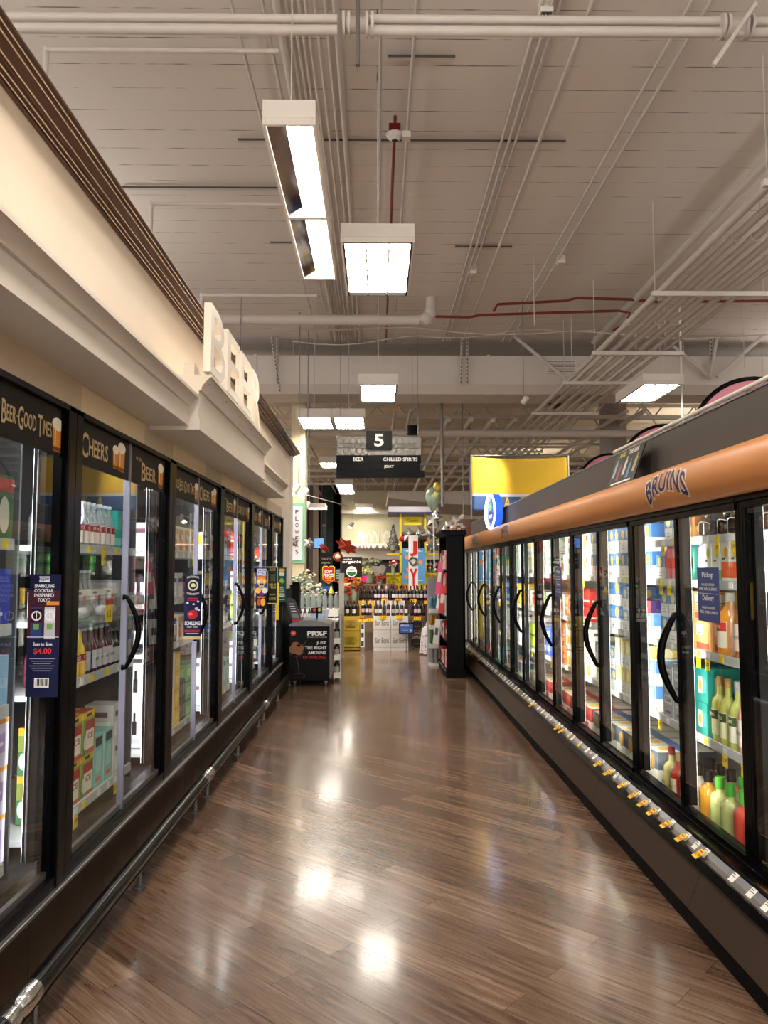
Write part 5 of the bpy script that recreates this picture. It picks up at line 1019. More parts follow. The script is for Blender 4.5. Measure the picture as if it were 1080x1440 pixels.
p = PY(458, 872, YC + .5); m = MB(); m.lathe([(.03, 0), (.042, .11), (.045, .12), (.001, .13)], glassmat('cup_plastic', (.85, .88, .95), 1.4, 1, .5, (.7, .75, .85)), 14, (p.x, p.y, ztop + .02)); tag(m.build('plastic_cup'), 'pale plastic cup standing on the freezer lid', 'cup')
# side rack with dark bottles
t = thing('wire_bottle_rack', 'narrow white wire rack holding dark bottles beside the freezer', 'rack', (xb + .08, 11.0, 0))
xr = PY(473.5, 900, 11.0).x; m = MB()
for z in (.05, .30, .53): m.box(xr - .04, xr + .05, 10.95, 11.2, z, z + .07, wht)
for xx in (xr - .04, xr + .045): m.tube((xx, 11.2, 0), (xx, 11.2, .9), .006, wht, 6)
m.build('frame', t)
bottle('big', 'dark_bottle', 'large dark bottle', 'bottle', .24, .045, TALL, '#1c1413', '#222', '#9a9690', False, capz=.86)
for i, z in enumerate((.08, .33, .57)): place('big', xr, 11.06, z, 0, 'large dark bottle in the wire rack beside the freezer, ' + ['bottom', 'middle', 'top'][i], 'dark bottles in the wire rack')
# ------------------------------------------------------------------ bottle table behind the freezer
YT = 13.2; a = PY(420, 857, YT); b_ = PY(477, 880, YT)
t = thing('white_display_table', 'white two-level display table with rows of glass bottles behind the freezer', 'table', ((a.x + b_.x) / 2, YT, 0))
m = MB(); m.box(a.x, b_.x - .02, YT, YT + .45, a.z - .12, a.z, wht); m.build('upper_shelf', t); zl = PY(440, 872, YT - .5).z; m = MB(); m.box(a.x, b_.x, YT - .5, YT, zl - .03, zl, wht); m.build('lower_shelf', t)
m = MB(); m.box(a.x + .02, b_.x - .02, YT - .45, YT + .4, 0, zl - .03, blackm); m.build('base', t)
bottle('gls', 'glass_carafe', 'clear swing-top glass bottle', 'bottle', .29, .042, [(.95, 0), (1, .03), (1, .68), (.8, .78), (.45, .86), (.42, .95)], glassmat('grey_glass', (.72, .76, .76), 1.5, 1, .35, (.55, .6, .6)), '#d8d8d5', None, False, capz=.95)
for i in range(7): place('gls', a.x + .05 + i * .097, YT + .1, a.z, 0, 'clear glass bottle on the white table, ' + (ORD[i] + ' from left' if i else 'leftmost'), 'glass bottles on the white table')
for i in range(4): place('dbt', a.x + .06 + i * .075, YT - .3, zl, 0, 'small dark bottle on the lower white shelf, ' + (ORD[i] + ' from left' if i else 'leftmost'), 'small dark bottles on the lower shelf')
m = MB(); m.box(b_.x - .03, b_.x + .06, YT + .5, YT + .56, 0, 1.5, cm('#9c968c')); tag(m.build('grey_post'), 'grey post between the bottle table and the flower display', 'post')
p = PY(411, 860, 12.2); m = MB(); m.box(p.x - .06, p.x + .1, 12.2, 12.5, 0, PY(411, 819, 12.2).z, blackm); m.box(p.x - .065, p.x + .105, 12.19, 12.51, PY(411, 822, 12.2).z, PY(411, 819, 12.2).z, black); tag(m.build('black_cabinet'), 'tall narrow black cabinet behind the freezer next to the left wall', 'cabinet')
# ------------------------------------------------------------------ flowers
def clump(name, px, py, Y, rx, rz, cols, lab, n=60, ls=.03, cat='flowers', stems=True, kind=None):
    p = PY(px, py, Y); m = MB(); rnd = random.Random(hash((px, py)) & 255 if False else int(px * 7 + py))
    for k in range(n):
        while True:
            q = Vector((rnd.uniform(-1, 1), rnd.uniform(-1, 1), rnd.uniform(-1, 1)))
            if q.length < 1: break
        c_ = (p.x + q.x * rx, Y + q.y * rx * .7, p.z + q.z * rz); r = ls * rnd.uniform(.6, 1.2)
        m.ball(c_, r, r, r * .7, cm(rnd.choice(cols)), 6, 4)
    t = thing(name, lab, cat, (p.x, Y, p.z - rz)); m.build('blooms', t)
    if stems:
        m = MB(); m.lathe([(rx * .35, -rz - .18), (rx * .5, -rz * .3)], cm('#8d9a86'), 10, (p.x, Y, p.z)); m.build('wrap', t)
    return t
G = ['#5f7048', '#8a9a7c', '#7a8a6a']
clump('flower_bouquet', 426, 825, 14.2, .18, .3, ['#b9bfae', '#e6e2d2'] + G, 'leafy white and green bouquet behind the glass bottles', 110)
clump('flower_bouquet', 414, 818, 14.6, .15, .12, ['#c9c6b4', '#e6e2d2'] + G, 'pale bouquet next to the white FLOWERS column', 60)
clump('flower_bouquet', 443, 834, 14.0, .2, .2, ['#b5b9a4', '#d8d3bf', '#6a7a58'], 'silvery green bouquet left of the low prices sign', 100)
clump('flower_bouquet', 434, 808, 15.5, .16, .08, ['#e9e0d0', '#d9a24a', '#3c3028'], 'white lily bouquet high behind the glass bottles', 40, .04)
clump('flower_bouquet', 486, 831, 15.3, .14, .12, ['#a5302a', '#c2463a', '#4f5f38'], 'red mum bouquet beside the wooden crate display', 80)
clump('flower_bouquet', 498, 826, 15.6, .12, .1, ['#8f2420', '#b53a30', '#4f5f38'], 'dark red mum bouquet left of the wine bottles', 70)
clump('orange_flower_bank', 490, 815.5, 17, .32, .09, ['#e8622e', '#ee7a3c', '#d94a2a'], 'bank of bright orange blooms under the organic sign', 130, .04, stems=False)
clump('flower_bouquet', 520, 803, 18, .22, .1, ['#e6d95a', '#d9d3a0', '#7a8a52', '#ece8d8'], 'yellow and white daisy bouquet left of the yellow booth', 90)
clump('flower_bouquet', 534, 813, 17.6, .16, .09, ['#b5302a', '#9c2626', '#4f5f38'], 'red bouquet in front of the grey wrapped stems', 80)
clump('flower_bouquet', 519, 790, 22, .35, .12, ['#6f8058', '#a8b08a', '#d8d6c0'], 'green leafy plants far behind the daisies', 90, .05)
clump('flower_bouquet', 553, 793, 17.5, .1, .08, ['#a5202a', '#e9e4da'], 'red and white bow bouquet on the left booth counter', 40)
m = MB(); q = PY(519, 797, 22); m.box(q.x - .6, q.x + .7, 21.7, 22.4, 0, q.z - .3, mat('planter_dark', '#3c342c', .6, vary=.1)); tag(m.build('planter_box'), 'dark planter box under the far green plants', 'planter')
t = thing('wrapped_stem_bunch', 'upright bunch of grey wrapped stems behind the red bouquet', 'wrapped stems', PY(533, 815, 17.8)); m = MB(); rnd = random.Random(5)
for k in range(9): p0 = PY(530 + k * .8, 812, 17.8); p1 = PY(523 + k * 2.4, 794 + rnd.random() * 3, 17.8); m.tube(p0, p1, .015, cm('#9c958f'), 6, .04)
m.build('wraps', t)
clump('fall_wreath', 505, 817, 16.2, .13, .08, ['#b5652e', '#8a4a26', '#d9a24a'], 'brown autumn wreath left of the pink packet', 60, stems=False)
m = MB(); a = PY(509, 810, 16.0); m.box(a.x, a.x + .1, 16, 16.05, a.z - .12, a.z, cm('#c22a6a')); tag(m.build('pink_packet'), 'small magenta packet beside the autumn wreath', 'packet')
# flower table under the bouquets
m = MB(); a = PY(478, 848, 15.2); b_ = PY(560, 848, 15.2); m.box(a.x, b_.x, 16.3, 17.95, 0, PY(500, 822, 17).z, mat('wood_stand', '#6a4c34', .6, vary=.2)); tag(m.build('wooden_flower_stand'), 'wooden stand carrying the orange flowers and bouquets', 'stand')
m = MB(); a = PY(408, 850, 14.5); b_ = PY(470, 850, 14.5); m.box(a.x, b_.x, 14.0, 16.0, 0, PY(430, 850, 14).z, blackm); tag(m.build('black_flower_stand'), 'black low stand under the green bouquets on the left', 'stand')
p = PY(488, 822, 16.0); m = MB(); m.box(p.x - .12, p.x + .1, 16, 16.1, p.z - .18, p.z + .03, yel); m.box(p.x - .12, p.x + .1, 15.99, 16, p.z - .02, p.z + .02, cm('#b9b5aa')); tag(m.build('yellow_sign_card'), 'small yellow sign card among the red mums', 'sign')
m = MB(); a = PY(455, 826, 14.3); m.box(a.x - .1, a.x + .17, 14.3, 14.36, a.z - .06, a.z + .02, cm('#2a4a9c')); tag(m.build('blue_packet'), 'bright blue packet behind the glass bottles', 'packet'); p = PY(465.5, 834, 13.9)
m = MB(); m.lathe([(.0, .14), (.03, .06), (.055, 0), (0.02, -.02)], yel, 8, tuple(p)); tag(m.build('yellow_tag'), 'small bright yellow pointed tag above the glass bottles', 'tag')
# signs in the flower area
def board(name, px0, px1, py0, py1, Y, col, lab, cat='sign', th=.03, draw=None):
    a = PY(px0, py0, Y); b_ = PY(px1, py1, Y); t = thing(name, lab, cat, ((a.x + b_.x) / 2, Y, b_.z)); m = MB(); m.box(a.x, b_.x, Y, Y + th, b_.z, a.z, cm(col)); m.build('panel', t)
    if draw:
        m = MB(); M = CMx((a.x + b_.x) / 2, Y - .002, (a.z + b_.z) / 2); draw(m, M, b_.x - a.x, a.z - b_.z); m.build('print', t)
    return t
def dl(m, M, w, h):
    m.text('LOW', h * .2, wht, M, .03, w=w * .66, z=.002, cy=h * .2); m.text('PRICES', h * .2, wht, M, .03, w=w * .88, z=.002, cy=-h * .04); m.text('IN EVERY', h * .09, yel, M, .02, w=w * .6, z=.002, cy=-h * .22); m.text('AISLE', h * .1, yel, M, .02, w=w * .45, z=.002, cy=-h * .36)
a = PY(454, 797, 14.8); b_ = PY(470, 819, 14.8); t = thing('low_prices_sign', 'red shield sign reading LOW PRICES', 'sign', ((a.x + b_.x) / 2, 14.8, b_.z)); m = MB(); w_ = b_.x - a.x; h_ = a.z - b_.z
M = CMx((a.x + b_.x) / 2, 14.8, (a.z + b_.z) / 2)
for s_, c_, z_ in ((1.1, yel, -.012), (1, redc, 0)):
    pts = [(-.5, .42), (-.4, .5), (-.12, .5), (0, .42), (.12, .5), (.4, .5), (.5, .42), (.48, -.3), (0, -.55), (-.48, -.3)]; pts = [(x * w_ * s_, y * h_ * s_) for x, y in reversed(pts)]
    n = len(pts); m.add([(x, y, z_) for x, y in pts] + [(x, y, z_ - .011) for x, y in pts], [tuple(range(n)), tuple(reversed(range(n, 2 * n)))] + [(k, k + n, (k + 1) % n + n, (k + 1) % n) for k in range(n)], c_, M=M)
m.build('panel', t); m = MB(); dl(m, M, w_, h_); m.build('print', t)
def dq(m, M, w, h):
    for k in range(4): m.rect(0, h * (.33 - .2 * k), w * (.7 - .15 * (k % 2)), h * .08, cm('#8fb0b8'), M, .002)
board('blue_info_sign', 470.5, 479, 800, 817, 14.9, '#24384e', 'small dark blue sign right of the low prices shield', draw=dq)
def dorg(m, M, w, h):
    m.text('certified', h * .09, wht, M, .015, w=w * .42, z=.002, cx=-w * .2, cy=h * .38); m.text('organic', h * .17, wht, M, .03, w=w * .92, z=.002, cy=h * .24)
    m.disc(0, -h * .22, h * .26, h * .26, wht, M, .002, 28); m.disc(0, -h * .22, h * .23, h * .23, cm('#dfe6da'), M, .003, 28); m.disc(0, -h * .22, h * .22, h * .22, cm('#2e6b47'), M, .004, 20, PI, 2 * PI); m.text('USDA', h * .09, cm('#3c5f4a'), M, .02, w=h * .3, z=.006, cy=-h * .13); m.rect(0, -h * .225, h * .4, h * .02, wht, M, .005)
board('certified_organic_sign', 480, 509, 783, 812, 16.5, '#241d1b', 'black certified organic sign with round green seal', draw=dorg)
def dch(m, M, w, h): m.text('TURKEYS', h * .16, cm('#a8a49c'), M, .01, w=w * .8, z=.002, cy=h * .15); m.text('organic', h * .16, cm('#a8a49c'), M, .01, w=w * .7, z=.002, cy=-h * .12)
board('chalk_sign', 449, 467, 778, 800, 17.5, '#1f1b19', 'black chalk sign hanging left of the round balloon', draw=dch)
# FLOWERS column
YW = 16.0; a = PY(409, 700, YW); b_ = PY(428.5, 700, YW)
t = thing('flowers_column', 'cream column with green edged vertical FLOWERS sign', 'sign column', ((a.x + b_.x) / 2, YW, 0)); m = MB(); m.box(a.x, b_.x, YW, YW + .5, 0, 5.2, mat('column_cream', '#d9c8a2', .6)); m.build('column', t)
zt_ = PY(418, 708, YW).z; zb_ = PY(418, 792, YW).z; m = MB(); m.box(a.x - .02, b_.x + .01, YW - .03, YW, zb_, zt_, cm('#7fbf98')); m.box(a.x + .0, b_.x - .04, YW - .04, YW - .03, zb_ + .06, zt_ - .05, cm('#e9e6ea')); m.build('sign_panel', t)
m = MB()
for k, ch in enumerate('FLOWERS'): q = PY(417.8, 720 + k * 9.3, YW); m.text(ch, .085, cm('#2a2734'), CMx(q.x, YW - .043, q.z), .01, w=.09 if ch == 'W' else .065)
m.build('lettering', t)
# balloons
foil = mat('silver_foil', '#c9c6c4', .18, .9, vary=.1, scale=9)
def starb(px, py, Y, r, lab, mt=foil, string=True):
    p = PY(px, py, Y); t = thing('star_balloon', lab, 'balloon', tuple(p), 'foil balloons'); m = MB(); n = 10; pts = [(r * (1 if k % 2 == 0 else .62) * math.sin(PI * k / 5), r * (1 if k % 2 == 0 else .62) * math.cos(PI * k / 5)) for k in range(n)]
    vs = [(x * .97, y * .97, 0) for x, y in pts] + [(0, 0, r * .42), (0, 0, -r * .42)] + [(x * .55, y * .55, r * .3) for x, y in pts] + [(x * .55, y * .55, -r * .3) for x, y in pts]
    fs = []
    for k in range(n):
        k2 = (k + 1) % n; fs += [(k, k2, 12 + k2, 12 + k), (12 + k, 12 + k2, 10), (k2, k, 22 + k, 22 + k2), (22 + k2, 22 + k, 11)]
    m.add(vs, fs, mt, M=CMx(*p) @ Matrix.Rotation(.3 + px * .1, 4, 'Z')); m.build('body', t)
    if string: m = MB(); m.tube((p.x, Y, p.z - r * .8), (p.x + .03, Y, .0), .002, wht, 4); m.build('string', t)
for i, (px, py, Y, r) in enumerate([(413, 763, 13.5, .1), (434, 764, 14.0, .12), (611, 730, 15.5, .2), (632, 740, 13.5, .12), (640, 735, 13.6, .14), (648, 742, 13.7, .1), (575, 752, 17, .18), (590, 751, 17.45, .2), (605, 752, 16, .2), (625, 748, 13.9, .12)]):
    starb(px, py, Y, r, 'silver foil star balloon ' + ['over the lower FLOWERS letters', 'left of the blue screen', 'below the green balloon, largest', 'on top of the black shelf, left', 'on top of the black shelf, middle', 'on top of the black shelf, right', 'behind the top of the JOY board, left', 'behind the top of the JOY board, right', 'under the green balloon, lower one', 'at the left corner of the black shelf'][i], string=Y > 14)
p = PY(609, 700, 15.2); t = thing('green_balloon', 'pale green foil balloon with yellow top floating right of the aisle sign', 'balloon', tuple(p)); m = MB()
m.lathe([(.001, -.30), (.03, -.27), (.1, -.15), (.155, .0), (.15, .1), (.09, .19), (.001, .22)], mat('green_foil', '#8d9f88', .25, .5, vary=.2), 16, (p.x, p.y, p.z), sy=.6); m.build('body', t)
m = MB(); m.ball((p.x + .08, p.y, p.z + .2), .08, .07, .12, mat('yellow_foil', '#c9b04a', .3, .4), 12, 8); m.ball((p.x + .05, p.y - .02, p.z + .05), .06, .08, .12, mat('yellow_foil', '#c9b04a', .3, .4), 12, 8); m.build('yellow_top', t)
m = MB(); m.tube((p.x, p.y, p.z - .3), (p.x + .02, p.y, 1.6), .012, cm('#d9d7d2'), 6); m.build('ribbon', t)
p = PY(475, 783, 17); m = MB(); m.ball(tuple(p), .11, .08, .11, mat('brown_foil', '#8a4a2e', .3, .5), 14, 10); m.ball((p.x, p.y - .03, p.z), .07, .07, .07, cm('#e0cdb5'), 12, 8); tag(m.build('round_balloon'), 'round brown and cream balloon above the low prices sign', 'balloon')
for px, py, Y, lab, sc in ((487.5, 768, 19, 'orange leaf-shaped balloon left of the produce wall', .28), (456, 770, 18, 'small red pointed balloon beside the blue screen', .14)):
    p = PY(px, py, Y); m = MB(); n = 14; pts = [(sc * (1 if k % 2 == 0 else .65) * math.sin(2 * PI * k / n) * 1.15, sc * .6 * (1 if k % 2 == 0 else .65) * math.cos(2 * PI * k / n)) for k in range(n)]
    vs = [(x, y, 0) for x, y in pts] + [(0, 0, .08), (0, 0, -.08)]; m.add(vs, [f_ for k in range(n) for f_ in ((k, (k + 1) % n, n), ((k + 1) % n, k, n + 1))], mat('red_orange_foil', '#b5402a', .3, .4, vary=.25, scale=14), M=CMx(*p) @ Matrix.Rotation(-.55, 4, 'Z')); tag(m.build('leaf_balloon'), lab, 'balloon')
a = PY(442, 757, 18); b_ = PY(455, 770, 18); t = thing('wall_screen', 'small bright blue screen near the FLOWERS column', 'screen', ((a.x + b_.x) / 2, 18, b_.z)); M = plane(((a.x + b_.x) / 2, 18, (a.z + b_.z) / 2), (1, .1, .08), (0, 0, 1)); w_ = b_.x - a.x; h_ = a.z - b_.z
m = MB(); m.box(-w_ / 2 - .02, w_ / 2 + .02, -h_ / 2 - .02, h_ / 2 + .02, -.05, 0, black, M); m.build('case', t); m = MB(); m.rect(0, 0, w_, h_, mat('blue_screen', '#5c8ce8', .3, emit=.9, ecol='#5c90f0'), M, .003); m.build('display', t)
# dark entrance, far walls
a = PY(430, 660, 36); b_ = PY(480, 800, 36); m = MB(); m.box(a.x - .5, b_.x, 36, 36.2, 0, 5.6, mat('night_glass', '#2a2421', .25)); struct(m.build('window_1'))
m = MB(); dk = mat('window_frame_brown', '#4a3f37', .5); tn = mat('window_frame_tan', '#8d7d6b', .5)
for px, wd, c_ in ((430, .3, dk), (437, .25, dk), (446, .35, tn), (451, .15, dk), (467, .5, cm('#22302a')), (474, .35, dk), (480, .5, tn)): q = PY(px, 700, 35.9); m.box(q.x - wd / 2, q.x + wd / 2, 35.8, 35.98, 0, 5.6, c_)
for py in (739, 775): q = PY(450, py, 35.9); m.box(a.x, b_.x, 35.85, 35.97, q.z - .06, q.z + .06, tn)
struct(m.build('trim_5'))
# produce wall
pw = mat('produce_wall_green', '#b9b69a', .6, vary=.03); a = PY(481, 721, 33); b_ = PY(660, 777, 33)
m = MB(); m.box(a.x, b_.x + 4, 33, 33.3, b_.z, PY(560, 690, 33).z, pw); m.box(a.x, b_.x + 4, 32.4, 33, b_.z - .3, b_.z + .05, offw); m.prism([(32.4, b_.z + .05), (32.1, b_.z + .2), (32.1, b_.z + .3), (33, b_.z + .3)], a.x, b_.x + 4, offw, ax='x')
m.box(a.x, b_.x + 4, 32.6, 33, PY(500, 723, 33).z, PY(500, 718, 33).z, offw)
struct(m.build('wall_produce'))
m = MB(); m.box(a.x, b_.x + 4, 33.1, 33.2, 0, b_.z - .2, mat('dark_produce_bay', '#3a332c', .7, vary=.2)); 
for k in range(7): x = a.x + .8 + k * .8; m.box(x, x + .6, 33.0, 33.12, b_.z - 1.1, b_.z - .45, mat('bay_panel', '#5f584e', .6))
struct(m.build('wall_produce_lower'))
m = MB(); m.box(a.x, b_.x + 4, 32.25, 32.3, b_.z + .3, b_.z + .34, mat('produce_cove', '#ffffff', .4, emit=2.2, ecol='#ffe9c8')); tag(m.build('cove_light_strip'), 'warm light strip on the ledge under the PRODUCE letters', 'light strip')
p = PY(527, 759, 32.2); m = MB(); m.text('PRODUCE', .75, mat('produce_letter', '#fffbe8', .5), CMx(p.x, 32.0, p.z), .03, .06, w=PY(551, 759, 32.2).x - PY(503, 759, 32.2).x); tag(m.build('produce_letters'), 'raised white PRODUCE letters on the far pale green wall', 'letters')
# yellow booth
YB = 18.0
t = thing('yellow_booth', 'yellow posted booth with white roof and counters behind the wine', 'booth', PY(580, 900, YB)); gy = cm('#d9c22a')
for px in (563.5, 598): q = PY(px, 750, YB); m = MB(); m.box(q.x - .025, q.x + .025, YB, YB + .05, 0, PY(px, 722, YB).z, gy); m.build('post', t)
m = MB(); a = PY(546, 713, YB); b_ = PY(616, 721, YB); m.box(a.x, b_.x, YB - .1, YB + 1.6, b_.z, a.z, cm('#b3b1b6')); m.box(a.x - .02, b_.x + .02, YB - .12, YB - .1, b_.z - .03, b_.z + .01, cm('#3a3f5c')); m.build('roof', t)
for py in (778, 806):
    m = MB(); a = PY(544, py, YB); b_ = PY(617, py + 2.5, YB); m.box(a.x, b_.x, YB, YB + .7, b_.z, a.z, gy); m.build('counter', t)
m = MB(); a = PY(544, 808.5, YB); b_ = PY(617, 830, YB); m.box(a.x, b_.x, YB + .05, YB + .65, 0, a.z, gy); m.build('front', t)
m = MB(); q = PY(553.5, 820, YB); m.ring(q.x, q.z, .09, .13, cm('#9a8a1e'), CMx(0, YB + .045, 0), 0, 16, 0, PI)
for k in range(5): aa = PI * (k + .5) / 5; m.tube((q.x, YB + .045, q.z), (q.x + .12 * math.cos(aa), YB + .045, q.z + .12 * math.sin(aa)), .006, cm('#9a8a1e'), 5)
m.build('wheel_motif', t)
m = MB(); a = PY(568, 726, YB); b_ = PY(593, 738, YB); m.box(a.x, b_.x, YB + .1, YB + .12, b_.z, a.z, cm('#e2cf3a')); m.text('Cupcake', .09, blk, CMx((a.x + b_.x) / 2, YB + .098, (a.z + b_.z) / 2), .0, w=.24); m.build('hanging_sign', t)
m = MB(); a = PY(566, 750, YB); b_ = PY(597, 770, YB); m.box(a.x - .02, b_.x + .02, YB + .5, YB + .6, b_.z, a.z, blackm); m.build('back_panel', t)
def tree(px, Y, py0, py1, lab):
    a = PY(px, py0, Y); b_ = PY(px, py1, Y); t = thing('tinsel_tree', lab, 'tinsel tree', (b_.x, Y, b_.z)); m = MB(); rnd = random.Random(px); H = a.z - b_.z
    for k in range(120):
        f_ = rnd.random(); r = (1 - f_) * H * .28 + .01; an = rnd.random() * 6.28; m.ball((b_.x + r * math.cos(an) * rnd.uniform(.5, 1), Y + r * math.sin(an), b_.z + .06 + f_ * H * .92), .018, .018, .018, rnd.choice([cm('#8d8a84'), cm('#4e4b46'), cm('#b9b5ae'), cm('#5a6258')]), 5, 4)
    m.lathe([(H * .25, .05), (.01, H)], mat('tinsel_core', '#5c5952', .4, .3), 9, (b_.x, Y, b_.z)); m.build('branches', t); m = MB(); m.tube((b_.x, Y, b_.z), (b_.x, Y, b_.z + .08), .04, cm('#6f6a62'), 8); m.build('pot', t)
tree(553, YB + .3, 738, 777, 'silver tinsel tree standing left on the yellow booth'); tree(608, YB + .3, 742, 777, 'silver tinsel tree standing right on the yellow booth')
m = MB(); p = PY(608, 795, YB); 
for k in range(30): m.ball((p.x + RND.uniform(-.12, .12), YB + .3 + RND.uniform(-.1, .1), PY(608, 805, YB).z + RND.uniform(.03, .2)), .035, .035, .03, cm(RND.choice(['#3c3a36', '#6f7a5c', '#d8d4ca'])), 6, 4)
tag(m.build('table_bouquet'), 'dark and white bouquet on the right booth counter', 'flowers')
for px, c_, lab in ((571, '#9c1f2c', 'dark red ribbon bow behind the JOY board, left'), (592, '#5c1420', 'dark ribbon bow behind the JOY board, right')):
    p = PY(px, 758, 17.5); m = MB(); 
    for s in (-1, 1): m.ball((p.x + s * .07, 17.5, p.z), .09, .05, .07, cm(c_), 10, 6)
    tag(m.build('ribbon_bow'), lab, 'bow')
def dpo(m, M, w, h):
    m.text('NEW DEALS', h * .06, wht, M, .02, w=w * .8, z=.002, cy=h * .43)
    for x, y in ((-.3, .25), (-.25, -.1), (-.33, -.3), (.3, .1)): m.disc(w * x, h * y, w * .1, w * .1, cm('#d98a4a'), M, .002)
    m.rect(w * .2, -h * .4, w * .4, h * .02, wht, M, .002)
board('blue_poster', 566, 598, 771, 821, 17.2, '#5c93c4', 'light blue poster with orange spots behind the JOY board', draw=dpo)
# JOY board
YJ = 15.9; a = PY(574.5, 753, YJ); b_ = PY(588, 830, YJ)
t = thing('joy_board', 'tall white porch board with red J and Y and a wreath for the O', 'sign', ((a.x + b_.x) / 2, YJ, .5)); m = MB(); n = 3; w_ = b_.x - a.x
for k in range(n): m.box(a.x + w_ * k / n + .001, a.x + w_ * (k + 1) / n - .001, YJ, YJ + .02, .5, a.z, wht)
m.build('board', t)
m = MB(); q = PY(581.5, 771.5, YJ); m.text('J', .31, cm('#c62a24'), CMx(q.x, YJ - .003, q.z), .04, .01, w=.15); m.build('letter', t); m = MB(); q2 = PY(581.5, 812, YJ); m.text('Y', .36, cm('#c62a24'), CMx(q2.x, YJ - .003, q2.z), .04, .01, w=.16); m.build('letter', t)
q = PY(581, 789.5, YJ); m = MB(); 
for k in range(60): an = 2 * PI * k / 60; rr = .075 + RND.uniform(-.015, .015); m.ball((q.x + rr * math.cos(an), YJ - .02, q.z + rr * math.sin(an)), .018, .014, .018, cm(RND.choice(['#3f4f3c', '#5a6a50', '#6b6258', '#8a2a28'])), 5, 4)
m.build('wreath', t)
# ------------------------------------------------------------------ wine display
YV = 14.9; k_ = YV / F
def wcase(px0, px1, n, lo, col, lab, draw, name='wine_case', Y=YV, h=.33, grp=None):
    a = PY(px0, 900, Y).x; b2 = PY(px1, 900, Y).x
    for lv in range(n):
        z0 = lo + lv * (h + .002); t = thing(name, lab + ['bottom one', 'upper one'][lv] if n > 1 else lab, 'wine case', ((a + b2) / 2, Y, z0), grp); m = MB(); m.box(a + .003, b2 - .003, Y, Y + .42, z0, z0 + h, cm(col, .55)); m.build('box', t)
        m = MB(); draw(m, CMx((a + b2) / 2, Y - .002, z0 + h / 2), b2 - a, h); m.build('print', t)
def dw(m, M, w, h): m.text('San Eons', h * .3, cm('#4c433d'), M, .0, w=w * .78, z=.001, cy=h * .12); m.rect(0, -h * .27, w * .98, .004, cm('#8d8680'), M, .001); m.rect(0, -h * .3, w * .98, .002, cm('#8d8680'), M, .001)
def dy(m, M, w, h):
    m.rect(0, -h * .36, w, .016, cm('#2e3320'), M, .001)
    for cx in (-.16, 0, .16):
        for r in (.07, .05, .03): m.ring(w * cx, h * .05, r, r + .005, cm('#4a4420'), M, .001, 14)
    m.rect(0, -h * .14, w * .5, .012, cm('#4a4420'), M, .001)
def dr(m, M, w, h):
    m.disc(0, 0, w * .47, h * .44, cm('#2e2722'), M, .001, 26); m.ring(0, 0, h * .36, h * .38, cm('#8a7f70'), M, .002, 26); m.text('BERINGER', h * .13, cm('#a59a88'), M, .01, w=w * .62, z=.003, cy=h * .22, arch=.02); m.rect(0, -h * .1, w * .4, .01, cm('#8a7f70'), M, .003)
wcase(480, 506, 2, .02, '#c0a03a', 'golden yellow wine case left of the display, ', dy, Y=14.95, h=.315)
wcase(525, 549.5, 2, 0, '#d6d1cb', 'white wine case, left stack, ', dw); wcase(549.5, 574.5, 2, 0, '#d6d1cb', 'white wine case, right stack, ', dw)
wcase(575, 597, 2, 0, '#6a594c', 'brown wine case with dark round emblem, ', dr, Y=15.0)
m = MB(); a = PY(512, 900, 15.1); b_ = PY(524, 900, 15.1); m.box(a.x, b_.x, 15.1, 15.5, 0, .34, cm('#7a6a5e')); tag(m.build('wine_case'), 'plain grey brown case left of the white cases, bottom', 'wine case'); m = MB(); m.box(a.x, b_.x, 15.1, 15.5, .345, .66, cm('#7a6a5e')); tag(m.build('wine_case'), 'plain grey brown case left of the white cases, upper', 'wine case')
m = MB(); a = PY(507, 874, 14.9); b_ = PY(512.5, 910, 14.9); m.box(a.x, b_.x, 14.9, 14.93, b_.z, a.z, wht)
for k in range(3): m.rect((a.x + b_.x) / 2, a.z - .1 - .16 * k, .05, .09, cm('#3c4a5c'), CMx(0, 14.898, 0))
m.box(a.x, b_.x, 14.9, 14.93, 0, .06, steel); tag(m.build('leaflet_strip'), 'narrow white leaflet strip beside the yellow cases', 'leaflet')
# back risers for the second row
YV2 = 15.6; zr = PY(540, 845, YV2).z
for i, (p0, p1, c_, lab) in enumerate([(503, 526, '#d9a92e', 'yellow riser case behind the display'), (526, 551, '#d6d1cb', 'white riser case behind the display, left'), (551, 570, '#d6d1cb', 'white riser case behind the display, right'), (570, 604, '#5a3a30', 'brown riser case behind the display')]):
    m = MB(); a = PY(p0, 850, YV2).x; b2 = PY(p1, 850, YV2).x; m.box(a + .004, b2 - .004, YV2, YV2 + .4, 0, zr, cm(c_, .55)); tag(m.build('wine_case'), lab, 'wine case')
WINE = [(.95, 0), (1, .02), (1, .6), (.85, .68), (.42, .76), (.38, .8), (.38, .95)]
for k, ds, col, cap, lab in (('wr', 'dark red wine bottle with maroon cap', '#1d0f12', '#6a1a24', '#b9b3aa'), ('wb', 'dark wine bottle with white label', '#14110f', '#1c1a1c', '#d6d2cb'), ('wp', 'dark wine bottle with pink neck tag', '#1a1216', '#c9a0b4', '#d0a8c0'), ('wk', 'black wine bottle with plain neck', '#100d0d', '#3a1f22', '#3c3532')):
    bottle(k, 'wine_bottle', ds, 'wine bottle', .30, .038, WINE, col, cap, lab, False, capz=.78, lz=(.2, .45))
def wrow(px0, px1, Y, z, seq, where):
    a = PY(px0, 850, Y).x; b2 = PY(px1, 850, Y).x; n = len(seq); cnt = {}
    for i, k in enumerate(seq):
        j = cnt.get(k, 0); cnt[k] = j + 1; x = a + (b2 - a) * (i + .5) / n; d = PT[k]['desc']
        place(k, x, Y + .1 + RND.uniform(0, .03), z, RND.uniform(-.2, .2), f'{d}, {where}, {ORD[j]} from left', 'wine bottles ' + where)
